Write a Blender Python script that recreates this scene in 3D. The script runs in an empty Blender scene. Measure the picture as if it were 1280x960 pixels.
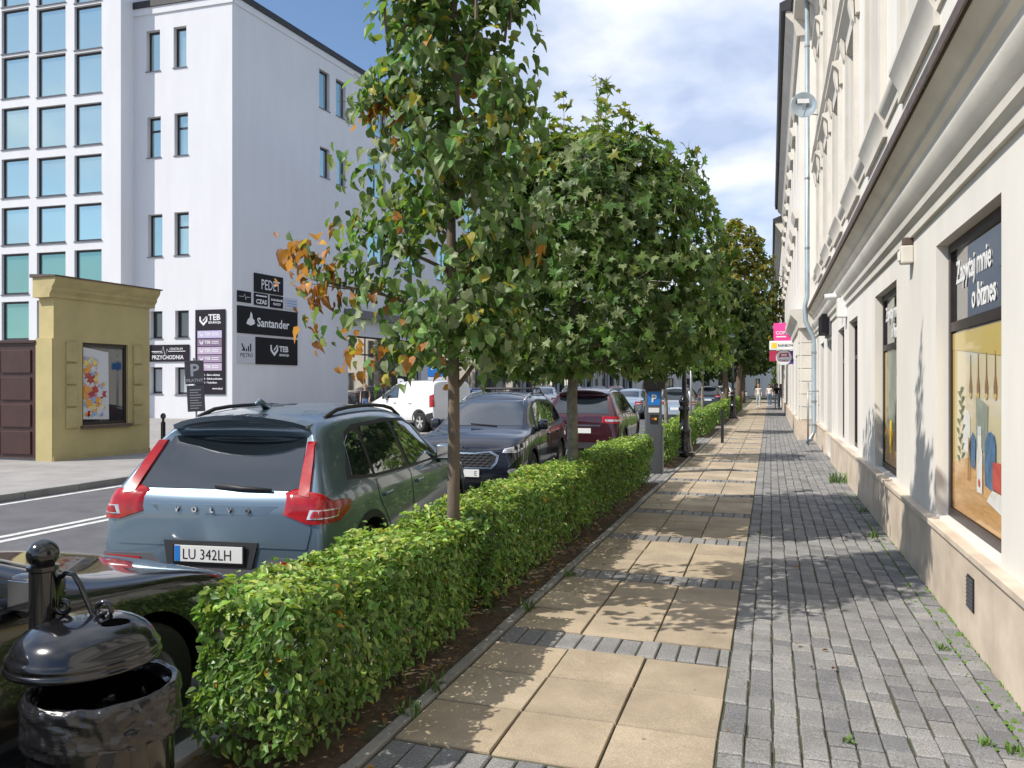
import bpy, bmesh, math, random
import numpy as np
from mathutils import Vector, Matrix, noise
from mathutils.bvhtree import BVHTree
from mathutils.geometry import delaunay_2d_cdt

R = math.radians
random.seed(7)
rng = np.random.default_rng(7)
scene = bpy.context.scene
COL = scene.collection

# ------------------------------------------------------------------ camera
YAW = 18.6
FPX = 960.0
CAM_H = 1.7
cam_data = bpy.data.cameras.new('camera')
cam_data.sensor_width = 36.0
cam_data.lens = FPX / 1280.0 * 36.0
cam_data.clip_end = 3000.0
cam = bpy.data.objects.new('camera', cam_data)
cam.location = (0, 0, CAM_H)
cam.rotation_euler = (R(90), 0, R(YAW))
COL.objects.link(cam)
scene.camera = cam

# ------------------------------------------------------------------ sun, sky
SUN_EL, SUN_AZ = 46.0, (-0.77, -0.64)      # the sun stands behind and to the left of the camera
sun_data = bpy.data.lights.new('sun', 'SUN')
sun_data.energy = 4.3
sun_data.angle = R(0.53)
sun_data.color = (1.0, 0.94, 0.85)
sun = bpy.data.objects.new('sun', sun_data)
_d = Vector((-SUN_AZ[0] * math.cos(R(SUN_EL)), -SUN_AZ[1] * math.cos(R(SUN_EL)), -math.sin(R(SUN_EL))))
sun.rotation_euler = _d.to_track_quat('-Z', 'Y').to_euler()
sun.location = (-30, -25, 60)
COL.objects.link(sun)

world = bpy.data.worlds.new('World')
scene.world = world
world.use_nodes = True
wn, wl = world.node_tree.nodes, world.node_tree.links
wn.clear()
w_out = wn.new('ShaderNodeOutputWorld'); w_bg = wn.new('ShaderNodeBackground')
w_bg.inputs[1].default_value = 0.135
w_sky = wn.new('ShaderNodeTexSky'); w_sky.sky_type = 'NISHITA'; w_sky.sun_disc = False
w_sky.sun_elevation = R(SUN_EL); w_sky.sun_rotation = math.atan2(SUN_AZ[0], SUN_AZ[1])
w_sky.air_density = 1.0; w_sky.dust_density = 0.2; w_sky.ozone_density = 3.0
w_tc = wn.new('ShaderNodeTexCoord')
w_sep = wn.new('ShaderNodeSeparateXYZ'); wl.new(w_tc.outputs['Generated'], w_sep.inputs[0])
w_add = wn.new('ShaderNodeMath'); w_add.operation = 'MAXIMUM'; w_add.inputs[1].default_value = 0.0
wl.new(w_sep.outputs[2], w_add.inputs[0])
w_add2 = wn.new('ShaderNodeMath'); w_add2.operation = 'ADD'; w_add2.inputs[1].default_value = 0.22
wl.new(w_add.outputs[0], w_add2.inputs[0])
w_div = wn.new('ShaderNodeVectorMath'); w_div.operation = 'DIVIDE'
w_cmb = wn.new('ShaderNodeCombineXYZ')
for i in range(3): wl.new(w_add2.outputs[0], w_cmb.inputs[i])
wl.new(w_tc.outputs['Generated'], w_div.inputs[0]); wl.new(w_cmb.outputs[0], w_div.inputs[1])
w_map = wn.new('ShaderNodeMapping'); w_map.inputs['Location'].default_value = (3.9, 0.55, 0.3)
wl.new(w_div.outputs[0], w_map.inputs[0])
w_noi = wn.new('ShaderNodeTexNoise'); w_noi.inputs['Scale'].default_value = 0.95
w_noi.inputs['Detail'].default_value = 9; w_noi.inputs['Roughness'].default_value = 0.52
w_noi.inputs['Distortion'].default_value = 0.0
wl.new(w_map.outputs[0], w_noi.inputs['Vector'])
w_ramp = wn.new('ShaderNodeValToRGB')
w_ramp.color_ramp.elements[0].position = 0.43; w_ramp.color_ramp.elements[0].color = (0, 0, 0, 1)
w_ramp.color_ramp.elements[1].position = 0.63; w_ramp.color_ramp.elements[1].color = (1, 1, 1, 1)
wl.new(w_noi.outputs['Fac'], w_ramp.inputs[0])
w_n2 = wn.new('ShaderNodeTexNoise'); w_n2.inputs['Scale'].default_value = 3.0; w_n2.inputs['Detail'].default_value = 5
wl.new(w_map.outputs[0], w_n2.inputs['Vector'])
w_r2 = wn.new('ShaderNodeValToRGB')
w_r2.color_ramp.elements[0].position = 0.35; w_r2.color_ramp.elements[0].color = (3.4, 4.1, 5.6, 1)
w_r2.color_ramp.elements[1].position = 0.68; w_r2.color_ramp.elements[1].color = (7.2, 7.4, 8.0, 1)
wl.new(w_n2.outputs['Fac'], w_r2.inputs[0])
w_mix = wn.new('ShaderNodeMixRGB')
wl.new(w_ramp.outputs[0], w_mix.inputs[0]); wl.new(w_sky.outputs[0], w_mix.inputs[1]); wl.new(w_r2.outputs[0], w_mix.inputs[2])
wl.new(w_mix.outputs[0], w_bg.inputs[0]); wl.new(w_bg.outputs[0], w_out.inputs[0])

vs = scene.view_settings
vs.view_transform = 'Standard'; vs.look = 'None'; vs.exposure = 0.3; vs.gamma = 1.0
scene.cycles.max_bounces = 8
scene.cycles.caustics_reflective = False
scene.cycles.caustics_refractive = False

# ------------------------------------------------------------------ measuring from the photograph
CT, ST = math.cos(R(YAW)), math.sin(R(YAW))
def ray(u, v):
    a, b = (u - 640) / FPX, (480 - v) / FPX
    return Vector((a * CT - ST, CT + a * ST, b))
def on_ground(u, v, z=0.0):
    d = ray(u, v); t = (z - CAM_H) / d.z
    return Vector((0, 0, CAM_H)) + d * t
def on_wall(u, v, o, ang):
    """pixel -> (distance along wall, height) on the upright plane through o running along angle ang"""
    d = ray(u, v); e = Vector((math.cos(ang), math.sin(ang), 0)); n = Vector((-e.y, e.x, 0))
    t = (Vector((o[0], o[1], 0)) - Vector((0, 0, CAM_H))).dot(n) / d.dot(n)
    p = Vector((0, 0, CAM_H)) + d * t
    return (p - Vector((o[0], o[1], 0))).dot(e), p.z

# ------------------------------------------------------------------ materials
MATS = {}
def new_mat(name):
    m = bpy.data.materials.new(name); m.use_nodes = True
    MATS[name] = m
    return m, m.node_tree.nodes, m.node_tree.links, m.node_tree.nodes['Principled BSDF']
def mat(name, col, rough=0.6, metal=0.0, var=0.0, scale=6.0, bump=0.0, bscale=60.0, coat=0.0, spec=0.5, col2=None, stretch=None, detail=5):
    m, n, l, b = new_mat(name)
    b.inputs['Roughness'].default_value = rough; b.inputs['Metallic'].default_value = metal
    b.inputs['Coat Weight'].default_value = coat; b.inputs['Coat Roughness'].default_value = 0.03
    b.inputs['Specular IOR Level'].default_value = spec
    c = tuple(col) + (1,)
    b.inputs['Base Color'].default_value = c
    if var or bump:
        tc = n.new('ShaderNodeTexCoord'); src = tc.outputs['Object']
        if stretch:
            mp = n.new('ShaderNodeMapping'); mp.inputs['Scale'].default_value = stretch
            l.new(src, mp.inputs[0]); src = mp.outputs[0]
    if var:
        t = n.new('ShaderNodeTexNoise'); t.inputs['Scale'].default_value = scale; t.inputs['Detail'].default_value = detail
        t.inputs['Roughness'].default_value = 0.6
        l.new(src, t.inputs['Vector'])
        r = n.new('ShaderNodeValToRGB')
        lo = tuple(x * (1 - var) for x in col) if col2 is None else col2
        hi = tuple(min(1, x * (1 + var * .6)) for x in col) if col2 is None else col
        r.color_ramp.elements[0].position = .3; r.color_ramp.elements[0].color = tuple(lo) + (1,)
        r.color_ramp.elements[1].position = .7; r.color_ramp.elements[1].color = tuple(hi) + (1,)
        l.new(t.outputs['Fac'], r.inputs[0]); l.new(r.outputs[0], b.inputs['Base Color'])
    if bump:
        t2 = n.new('ShaderNodeTexNoise'); t2.inputs['Scale'].default_value = bscale; t2.inputs['Detail'].default_value = 6
        l.new(src, t2.inputs['Vector'])
        bp = n.new('ShaderNodeBump'); bp.inputs['Strength'].default_value = bump; bp.inputs['Distance'].default_value = 0.01
        l.new(t2.outputs['Fac'], bp.inputs['Height']); l.new(bp.outputs[0], b.inputs['Normal'])
    return m
def piece_mat(name, cols, rough=.85, speck=.25, bump=.5, sscale=220, dirt=None):
    """stones: every piece its own tone (object or island), speckle and rough face"""
    m, n, l, b = new_mat(name)
    oi = n.new('ShaderNodeObjectInfo'); ge = n.new('ShaderNodeNewGeometry')
    ad = n.new('ShaderNodeMath'); ad.operation = 'ADD'
    l.new(oi.outputs['Random'], ad.inputs[0]); l.new(ge.outputs['Random Per Island'], ad.inputs[1])
    fr = n.new('ShaderNodeMath'); fr.operation = 'FRACT'; l.new(ad.outputs[0], fr.inputs[0])
    r = n.new('ShaderNodeValToRGB'); els = r.color_ramp.elements
    while len(els) < len(cols): els.new(.5)
    for i, c in enumerate(cols):
        els[i].position = i / (len(cols) - 1); els[i].color = tuple(c) + (1,)
    l.new(fr.outputs[0], r.inputs[0])
    t = n.new('ShaderNodeTexNoise'); t.inputs['Scale'].default_value = sscale; t.inputs['Detail'].default_value = 3
    l.new(ge.outputs['Position'], t.inputs['Vector'])
    t3 = n.new('ShaderNodeTexNoise'); t3.inputs['Scale'].default_value = 2.2; t3.inputs['Detail'].default_value = 6; t3.inputs['Roughness'].default_value = .65
    l.new(ge.outputs['Position'], t3.inputs['Vector'])
    ma = n.new('ShaderNodeMapRange'); ma.inputs['From Min'].default_value = .3; ma.inputs['From Max'].default_value = .7
    ma.inputs['To Min'].default_value = 1 - speck; ma.inputs['To Max'].default_value = 1 + speck
    l.new(t.outputs['Fac'], ma.inputs['Value'])
    mb = n.new('ShaderNodeMapRange'); mb.inputs['From Min'].default_value = .3; mb.inputs['From Max'].default_value = .7
    mb.inputs['To Min'].default_value = .70; mb.inputs['To Max'].default_value = 1.12
    l.new(t3.outputs['Fac'], mb.inputs['Value'])
    mm = n.new('ShaderNodeMath'); mm.operation = 'MULTIPLY'; l.new(ma.outputs[0], mm.inputs[0]); l.new(mb.outputs[0], mm.inputs[1])
    vm = n.new('ShaderNodeVectorMath'); vm.operation = 'SCALE'
    l.new(r.outputs[0], vm.inputs[0]); l.new(mm.outputs[0], vm.inputs['Scale'])
    # a few dark dropped-gum spots and stains
    vo = n.new('ShaderNodeTexVoronoi'); vo.inputs['Scale'].default_value = 3.4
    l.new(ge.outputs['Position'], vo.inputs['Vector'])
    gt = n.new('ShaderNodeMath'); gt.operation = 'LESS_THAN'; gt.inputs[1].default_value = .045
    l.new(vo.outputs['Distance'], gt.inputs[0])
    mx = n.new('ShaderNodeMixRGB'); mx.inputs[2].default_value = (.06, .055, .05, 1)
    g2 = n.new('ShaderNodeMath'); g2.operation = 'MULTIPLY'; g2.inputs[1].default_value = .55; l.new(gt.outputs[0], g2.inputs[0])
    l.new(g2.outputs[0], mx.inputs[0]); l.new(vm.outputs[0], mx.inputs[1])
    l.new(mx.outputs[0], b.inputs['Base Color'])
    b.inputs['Roughness'].default_value = rough
    bp = n.new('ShaderNodeBump'); bp.inputs['Strength'].default_value = bump; bp.inputs['Distance'].default_value = .004
    t2 = n.new('ShaderNodeTexNoise'); t2.inputs['Scale'].default_value = 90; t2.inputs['Detail'].default_value = 6
    l.new(ge.outputs['Position'], t2.inputs['Vector'])
    l.new(t2.outputs['Fac'], bp.inputs['Height']); l.new(bp.outputs[0], b.inputs['Normal'])
    return m
def leaf_mat(name, trans=.45, rough=.42):
    m, n, l, b = new_mat(name)
    at = n.new('ShaderNodeAttribute'); at.attribute_name = 'tone'
    l.new(at.outputs['Color'], b.inputs['Base Color']); b.inputs['Roughness'].default_value = rough
    b.inputs['Specular IOR Level'].default_value = .35
    tr = n.new('ShaderNodeBsdfTranslucent')
    vm = n.new('ShaderNodeVectorMath'); vm.operation = 'MULTIPLY'; vm.inputs[1].default_value = (1.25, 1.35, .55)
    l.new(at.outputs['Color'], vm.inputs[0]); l.new(vm.outputs[0], tr.inputs['Color'])
    mx = n.new('ShaderNodeMixShader'); mx.inputs[0].default_value = trans
    l.new(b.outputs[0], mx.inputs[1]); l.new(tr.outputs[0], mx.inputs[2])
    l.new(mx.outputs[0], n['Material Output'].inputs['Surface'])
    return m
def paint(name, col, metal=.35, rough=.32):
    return mat(name, col, rough, metal, coat=1.0)

mat('ground', (.12, .115, .105), .95, var=.3, scale=1.5)
mat('asphalt', (.115, .114, .122), .88, var=.25, scale=2.2, bump=.5, bscale=160)
mat('line_paint', (.62, .62, .60), .7, var=.35, scale=9)
mat('far_paving', (.31, .295, .28), .9, var=.22, scale=1.4, bump=.3, bscale=50)
mat('joint_sand', (.085, .08, .062), .95, var=.5, scale=14, col2=(.045, .06, .022))
piece_mat('cobble', [(.165, .165, .17), (.22, .218, .217), (.265, .26, .252), (.195, .193, .193), (.30, .29, .272)], speck=.42, sscale=130)
piece_mat('slab', [(.39, .315, .22), (.45, .365, .26), (.35, .285, .205), (.46, .38, .275)], speck=.26, bump=.35, sscale=170)
piece_mat('kerb_stone', [(.27, .26, .245), (.33, .32, .30), (.24, .235, .225)], speck=.18)
mat('soil', (.085, .058, .038), .98, var=.5, scale=18, bump=1.0, bscale=40)
mat('dry_litter', (.26, .17, .09), .9, var=.5, scale=30)
leaf_mat('leaf'); leaf_mat('hedge_leaf', .36, .36)
mat('bark', (.15, .115, .085), .92, var=.4, scale=9, bump=.8, bscale=45, stretch=(1, 1, .25))
mat('bark_pale', (.24, .22, .18), .92, var=.45, scale=14, bump=.6, bscale=45)
mat('twig', (.07, .05, .035), .9)
mat('render_cream', (.73, .70, .645), .9, var=.09, scale=1.6, stretch=(1, 1, .3), bump=.12, bscale=70)
mat('trim_cream', (.64, .605, .54), .88, var=.12, scale=1.6, bump=.1, bscale=60)
mat('plinth_stone', (.64, .54, .43), .5, var=.26, scale=2.4, bump=.05)
mat('flashing', (.11, .075, .058), .55, var=.4, scale=8)
mat('wall_white', (.72, .72, .735), .9, var=.05, scale=1.2, stretch=(1, 1, .2), bump=.08, bscale=30)
mat('frame_dark', (.022, .020, .024), .45)
mat('frame_brown', (.030, .019, .019), .4, var=.3, scale=10)
mat('sill_metal', (.16, .16, .17), .4, .6)
mat('roof_dark', (.035, .033, .035), .6, var=.3, scale=3)
mat('olive_render', (.50, .42, .20), .92, var=.13, scale=1.3, bump=.25, bscale=40)
mat('olive_trim', (.46, .385, .19), .9, var=.18, scale=2.5, bump=.2, bscale=40)
mat('gate_brown', (.055, .022, .017), .5, var=.2, scale=3)
mat('black_metal', (.005, .005, .006), .16, bump=.02, bscale=300, coat=.6)
mat('black_matte', (.012, .012, .013), .6)
mat('bag', (.010, .010, .012), .2, bump=.45, bscale=24, stretch=(1, 1, 3), coat=.5)
mat('zinc', (.42, .50, .55), .42, .55, var=.15, scale=3)
mat('grey_metal', (.30, .31, .32), .45, .5)
mat('meter_grey', (.095, .105, .12), .45, .2)
mat('white_paint', (.78, .78, .78), .5)
mat('sign_black', (.010, .009, .011), .55, spec=.25)
mat('sign_plum', (.020, .016, .024), .6, spec=.2)
mat('sign_blue', (.02, .20, .62), .4)
mat('sign_grey', (.55, .56, .60), .5)
mat('lilac_a', (.52, .47, .66), .5); mat('lilac_b', (.22, .15, .24), .5); mat('lilac_c', (.48, .38, .50), .5); mat('lilac_d', (.33, .24, .36), .5)
mat('pink', (.80, .06, .30), .45); mat('yellow', (.85, .58, .03), .5); mat('crimson', (.42, .03, .08), .45); mat('violet', (.12, .06, .36), .45)
mat('rubber', (.014, .014, .014), .8)
mat('plastic_dark', (.022, .023, .025), .55, bump=.05, bscale=200)
mat('plastic_grey', (.09, .09, .10), .5)
mat('rim', (.46, .46, .45), .35, .3)
mat('void', (.002, .002, .002), 1.0, spec=0.0)
mat('chrome', (.75, .76, .78), .12, 1.0)
mat('auto_glass', (.010, .015, .019), .02, 0, spec=.9, coat=1.0)
mat('lamp_red', (.36, .004, .006), .15, coat=.35, var=.35, scale=12)
mat('lamp_clear', (.55, .56, .58), .1, .5, coat=1.0)
mat('plate_white', (.80, .80, .78), .4)
mat('shade_blind', (.42, .44, .44), .7)
mat('skin', (.55, .33, .24), .55); mat('denim', (.10, .17, .30), .85); mat('denim_pale', (.42, .48, .55), .85)
mat('cloth_white', (.72, .70, .66), .85); mat('cloth_black', (.015, .015, .017), .85); mat('hair', (.045, .025, .015), .6); mat('hair_fair', (.30, .19, .09), .6)
mat('weed', (.10, .19, .03), .6, var=.3, scale=30)
def glass_mat(name, body, refl, rough=.02, metal=.5):
    m = mat(name, body, rough, metal, spec=.8)
    return m
mat('glass_coated', (.47, .60, .58), .04, .8)
mat('glass_teal', (.22, .40, .36), .05, .65)
mat('glass_dark', (.022, .028, .032), .02, 0, spec=.9, coat=1.0)
mat('glass_sky', (.30, .36, .40), .03, .7)
mat('glass_shop', (.72, .70, .66), .03, .9)

# ------------------------------------------------------------------ mesh helpers
def link(o, parent=None):
    COL.objects.link(o)
    if parent is not None: o.parent = parent
    return o
def mesh_obj(name, verts, faces, m, parent=None, smooth=False, mats=None, fm=None):
    me = bpy.data.meshes.new(name)
    me.from_pydata([tuple(v) for v in verts], [], faces); 
    for mm in (mats or [m]): me.materials.append(MATS[mm] if isinstance(mm, str) else mm)
    if fm is not None: me.polygons.foreach_set('material_index', fm)
    if smooth: me.polygons.foreach_set('use_smooth', [True] * len(me.polygons))
    me.update()
    return link(bpy.data.objects.new(name, me), parent)
def tag(o, label, cat, group=None):
    o['label'] = label; o['category'] = cat
    if group: o['group'] = group
    return o
def thing(name, label, cat, loc=(0, 0, 0), rz=0.0, group=None):
    o = bpy.data.objects.new(name, None); o.empty_display_size = .2
    COL.objects.link(o); o.location = loc; o.rotation_euler = (0, 0, rz)
    return tag(o, label, cat, group)
def structure(o): o['kind'] = 'structure'; return o
def stuff(o, label=None, cat=None):
    o['kind'] = 'stuff'
    if label: o['label'] = label; o['category'] = cat
    return o
class MB:
    def __init__(s): s.v = []; s.f = []; s.m = []
    def add(s, v, f, mi=0):
        k = len(s.v); s.v += [tuple(p) for p in v]; s.f += [tuple(i + k for i in q) for q in f]; s.m += [mi] * len(f); return s
    def box(s, x0, x1, y0, y1, z0, z1, mi=0):
        return s.add([(x0,y0,z0),(x1,y0,z0),(x1,y1,z0),(x0,y1,z0),(x0,y0,z1),(x1,y0,z1),(x1,y1,z1),(x0,y1,z1)],
                     [(0,3,2,1),(4,5,6,7),(0,1,5,4),(1,2,6,5),(2,3,7,6),(3,0,4,7)], mi)
    def cbox(s, x0, x1, y0, y1, z0, z1, c=.01, mi=0):
        """box with chamfered edges"""
        bm = bmesh.new(); bmesh.ops.create_cube(bm, size=1)
        for v in bm.verts: v.co = ((x0+x1)/2 + v.co.x*(x1-x0), (y0+y1)/2 + v.co.y*(y1-y0), (z0+z1)/2 + v.co.z*(z1-z0))
        bmesh.ops.bevel(bm, geom=list(bm.edges), offset=c, segments=2, affect='EDGES', profile=.6)
        bm.verts.index_update()
        s.add([v.co[:] for v in bm.verts], [tuple(v.index for v in f.verts) for f in bm.faces], mi); bm.free(); return s
    def lathe(s, prof, c=(0, 0, 0), n=24, mi=0, axis='z', cap=True):
        v = []; f = []
        for (r, z) in prof:
            for i in range(n):
                a = 2 * math.pi * i / n
                p = (r * math.cos(a), r * math.sin(a), z)
                if axis == 'x': p = (z, r * math.cos(a), r * math.sin(a))
                if axis == 'y': p = (r * math.cos(a), z, -r * math.sin(a))
                v.append((p[0] + c[0], p[1] + c[1], p[2] + c[2]))
        for j in range(len(prof) - 1):
            for i in range(n):
                f.append((j*n+i, j*n+(i+1) % n, (j+1)*n+(i+1) % n, (j+1)*n+i))
        if cap:
            f.append(tuple(range(n))[::-1]); f.append(tuple((len(prof)-1)*n + i for i in range(n)))
        return s.add(v, f, mi)
    def tube(s, pts, rad, n=6, mi=0):
        pts = [Vector(p) for p in pts]
        if not isinstance(rad, (list, tuple)): rad = [rad] * len(pts)
        v = []; f = []; ref = Vector((.31, .17, .93)).normalized()
        for i, p in enumerate(pts):
            t = (pts[min(i+1, len(pts)-1)] - pts[max(i-1, 0)]).normalized()
            a = t.cross(ref)
            if a.length < .1: a = t.cross(Vector((1, 0, 0)))
            a.normalize(); b = t.cross(a)
            for k in range(n):
                an = 2 * math.pi * k / n
                v.append(p + (a * math.cos(an) + b * math.sin(an)) * rad[i])
        for j in range(len(pts) - 1):
            for k in range(n):
                f.append((j*n+k, j*n+(k+1) % n, (j+1)*n+(k+1) % n, (j+1)*n+k))
        f.append(tuple(range(n))[::-1]); f.append(tuple((len(pts)-1)*n+k for k in range(n)))
        return s.add(v, f, mi)
    def prism_x(s, prof, x0, x1, mi=0):
        """profile of (y, z) points run along x"""
        n = len(prof); v = [(x0, y, z) for y, z in prof] + [(x1, y, z) for y, z in prof]
        f = [(i, (i+1) % n, n+(i+1) % n, n+i) for i in range(n)] + [tuple(range(n))[::-1], tuple(range(n, 2*n))]
        return s.add(v, f, mi)
    def build(s, name, m, parent=None, smooth=False, auto=None):
        o = mesh_obj(name, s.v, s.f, None, parent, smooth or bool(auto), m if isinstance(m, list) else [m], s.m)
        if auto:
            bm = bmesh.new(); bm.from_mesh(o.data)
            bmesh.ops.recalc_face_normals(bm, faces=bm.faces)
            for e in bm.edges:
                if len(e.link_faces) == 2 and e.calc_face_angle(0) > R(auto): e.smooth = False
            bm.to_mesh(o.data); bm.free()
        else:
            bm = bmesh.new(); bm.from_mesh(o.data); bmesh.ops.recalc_face_normals(bm, faces=bm.faces); bm.to_mesh(o.data); bm.free()
        return o
def text(string, size, m, parent, x, y, z, align='LEFT', depth=.004, name='lettering', bold=0.0, sx=1.0, flip=False):
    """upright lettering facing -y"""
    cu = bpy.data.curves.new('t', 'FONT'); cu.body = string; cu.size = size; cu.align_x = align
    cu.extrude = depth / 2; cu.offset = bold; cu.resolution_u = 2
    o = bpy.data.objects.new('t', cu); COL.objects.link(o)
    dg = bpy.context.evaluated_depsgraph_get()
    me = bpy.data.meshes.new_from_object(o.evaluated_get(dg))
    bpy.data.objects.remove(o); bpy.data.curves.remove(cu)
    me.transform(Matrix.Translation((x, y - depth / 2, z)) @ Matrix.Rotation(R(180 if flip else 0), 4, 'Z') @ Matrix.Rotation(R(90), 4, 'X') @ Matrix.Diagonal((sx, 1, 1, 1)))
    me.materials.clear(); me.materials.append(MATS[m]); me.name = name
    return link(bpy.data.objects.new(name, me), parent)
def copy_tree(o, parent=None):
    c = o.copy(); COL.objects.link(c); c.parent = parent
    for ch in list(o.children): copy_tree(ch, c)
    return c
# ================================================================== THE GROUND
ROAD_Z = -0.10
def sheet(name, x0, x1, y0, y1, z, m):
    return structure(mesh_obj(name, [(x0,y0,z),(x1,y0,z),(x1,y1,z),(x0,y1,z)], [(0,1,2,3)], m))
sheet('ground', -600, 600, -300, 900, -0.16, 'ground')
sheet('road', -11.1, -2.6, -60, 320, ROAD_Z, 'asphalt')
for nm, x in (('centre_line', -8.32), ('centre_line', -8.56), ('edge_line', -10.85)):
    sheet(nm, x - .06, x + .06, -60, 200, ROAD_Z + .004, 'line_paint')
structure(MB().box(-90, -11.22, -60, 320, -.3, 0).build('far_pavement', 'far_paving'))
fk = None
for i in range(40):
    y = -4 + i * 1.0
    o = MB().cbox(-11.215, -11.1, y, y + .99, -.25, .012, .012).build('kerb_stone', 'kerb_stone') if fk is None else link(fk.copy())
    if fk is None: fk = o; base_y = y
    else: o.location.y = y - base_y
    o.parent = bpy.data.objects['far_pavement']
pav = structure(MB().box(-2.48, 2.2, -8, 300, -.3, -.014).build('pavement', 'joint_sand'))

def chamfer_unit():
    """unit paving piece, centred, top at z=0, gently chamfered"""
    v = []; c = .06
    for z, k in ((-.03, 0), (-.007, 0), (0, c)):
        for sx, sy in ((-1,-1),(1,-1),(1,1),(-1,1)): v.append((sx*(.5-k), sy*(.5-k), z))
    f = []
    for j in range(2):
        for i in range(4): f.append((j*4+i, j*4+(i+1)%4, (j+1)*4+(i+1)%4, (j+1)*4+i))
    f.append((8,9,10,11))
    return v, f
UV_, UF_ = chamfer_unit()
def unit_mesh(name, m, chamfer_scale=1.0):
    me = bpy.data.meshes.new(name)
    v = [(x, y, z) for x, y, z in UV_]
    if chamfer_scale != 1: v[8:] = [(x/(.44)*(.5-.06*chamfer_scale), y/(.44)*(.5-.06*chamfer_scale), z) for x, y, z in v[8:]]
    me.from_pydata(v, [], UF_); me.materials.append(MATS[m]); return me
def lay(pieces, name, m, parent, limit, chamfer_scale=1.0):
    """pieces: (cx, cy, w, l, dz, tilt); the nearest 'limit' become objects, the rest one mesh"""
    def vis(p):
        d = p[1]*CT - p[0]*ST; s = p[0]*CT + p[1]*ST
        if d < .5: return 1e9
        u, v = 640 + 960*s/d, 480 + 960*1.7/d
        return d if (-30 < u < 1310 and v < 985) else 1e6 + d
    pieces = sorted(pieces, key=vis)
    me = unit_mesh(name, m, chamfer_scale)
    for (cx, cy, w, l, dz, tx, ty) in pieces[:limit]:
        o = bpy.data.objects.new(name, me); o.location = (cx, cy, dz); o.scale = (w, l, 1); o.rotation_euler = (tx, ty, random.uniform(-.012, .012))
        link(o, parent)
    V = []; F = []
    base = np.array([v.co[:] for v in me.vertices])
    for (cx, cy, w, l, dz, tx, ty) in pieces[limit:]:
        k = len(V) * 12
        p = base * (w, l, 1) + (cx, cy, dz); p[:, 2] += base[:, 1] * l * tx - base[:, 0] * w * ty
        V.append(p); F += [tuple(i + k for i in q) for q in UF_]
    if V:
        o = mesh_obj(name + '_field', np.concatenate(V), F, m, parent); stuff(o)
cob = []; slabs = []
X0, X1 = -.235, 1.245
ncol = 12; cw = (X1 - X0) / ncol
for c in range(ncol + 1):
    y = -1.0 + random.random() * .2
    x = X0 + (c + .5) * cw
    while y < 84:
        l = random.choice((.10, .13, .15, .17, .20, .23)) if y < 35 else .25
        cob.append((x + random.uniform(-.004, .004), y + l/2, cw - random.uniform(.006, .013), l - random.uniform(.007, .013), random.uniform(-.005, .003), random.uniform(-.02, .02), random.uniform(-.025, .025)))
        y += l
P0, PER, STRIP = 4.80, 1.80, .32
sw = 1.485 / 3
for k in range(-4, 44):
    ys = P0 + PER * k
    for r_ in range(1):
        x = -1.722
        while x < -.25:
            w = min(random.uniform(.115, .14), -.24 - x)
            if w < .05: break
            if k > -3: cob.append((x + w/2, ys + STRIP/2, w - .01, STRIP - .012 if random.random() < .6 else STRIP - .03, random.uniform(-.004, .002), random.uniform(-.015, .015), random.uniform(-.02, .02)))
            x += w
    for r_ in range(3):
        for c in range(3):
            l = (PER - STRIP) / 3
            slabs.append((-1.722 + (c + .5) * sw, ys + STRIP + (r_ + .5) * l, sw - .011, l - .017, random.uniform(-.006, .003), random.uniform(-.012, .012), random.uniform(-.010, .010)))
# paved gaps between the hedges
for (ya, yb) in ((13.35, 15.5), (22.4, 24.8), (30.5, 32.0)):
    y = ya
    while y < yb:
        x = -2.46
        while x < -1.82:
            cob.append((x + .065, y + .07, .12, .13, random.uniform(-.004, .002), random.uniform(-.02, .02), random.uniform(-.02, .02))); x += .13
        y += .14
lay(cob, 'cobblestone', 'cobble', pav, 300)
lay(slabs, 'paving_slab', 'slab', pav, 230, .12)
# narrow edging along the bed and the road kerb
ek = rk = None
for i in range(60):
    y = -1.5 + i
    for which in (0, 1):
        src = (ek, rk)[which]
        if src is None:
            o = (MB().cbox(-1.80, -1.735, -.495, .495, -.2, .012, .006) if which == 0 else MB().cbox(-2.62, -2.49, -.495, .495, -.25, .02, .015)).build('kerb_stone', 'kerb_stone')
            if which == 0: ek = o
            else: rk = o
        else: o = link(src.copy())
        o.location = (random.uniform(-.004, .004), y, random.uniform(-.004, .006)); o.rotation_euler.z = random.uniform(-.004, .004); o.parent = pav
# soil bed with an uneven top
def soil(y0, y1):
    nx, ny = 9, int((y1 - y0) / .09)
    v = []; f = []
    for j in range(ny + 1):
        for i in range(nx + 1):
            x = -2.485 + (.68) * i / nx; y = y0 + (y1 - y0) * j / ny
            e = min(1, 3 * min(i, nx - i) / nx)
            v.append((x, y, -.012 + .035 * e * (.4 + noise.noise((x * 3, y * 3, 1))) + .012 * noise.noise((x * 14, y * 14, 4))))
    for j in range(ny):
        for i in range(nx): f.append((j*(nx+1)+i, j*(nx+1)+i+1, (j+1)*(nx+1)+i+1, (j+1)*(nx+1)+i))
    structure(mesh_obj('soil_bed', v, f, 'soil', None, True))
for a, b in ((2.45, 13.3), (15.6, 22.35), (24.9, 30.4), (32.1, 50)): soil(a, b)

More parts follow.
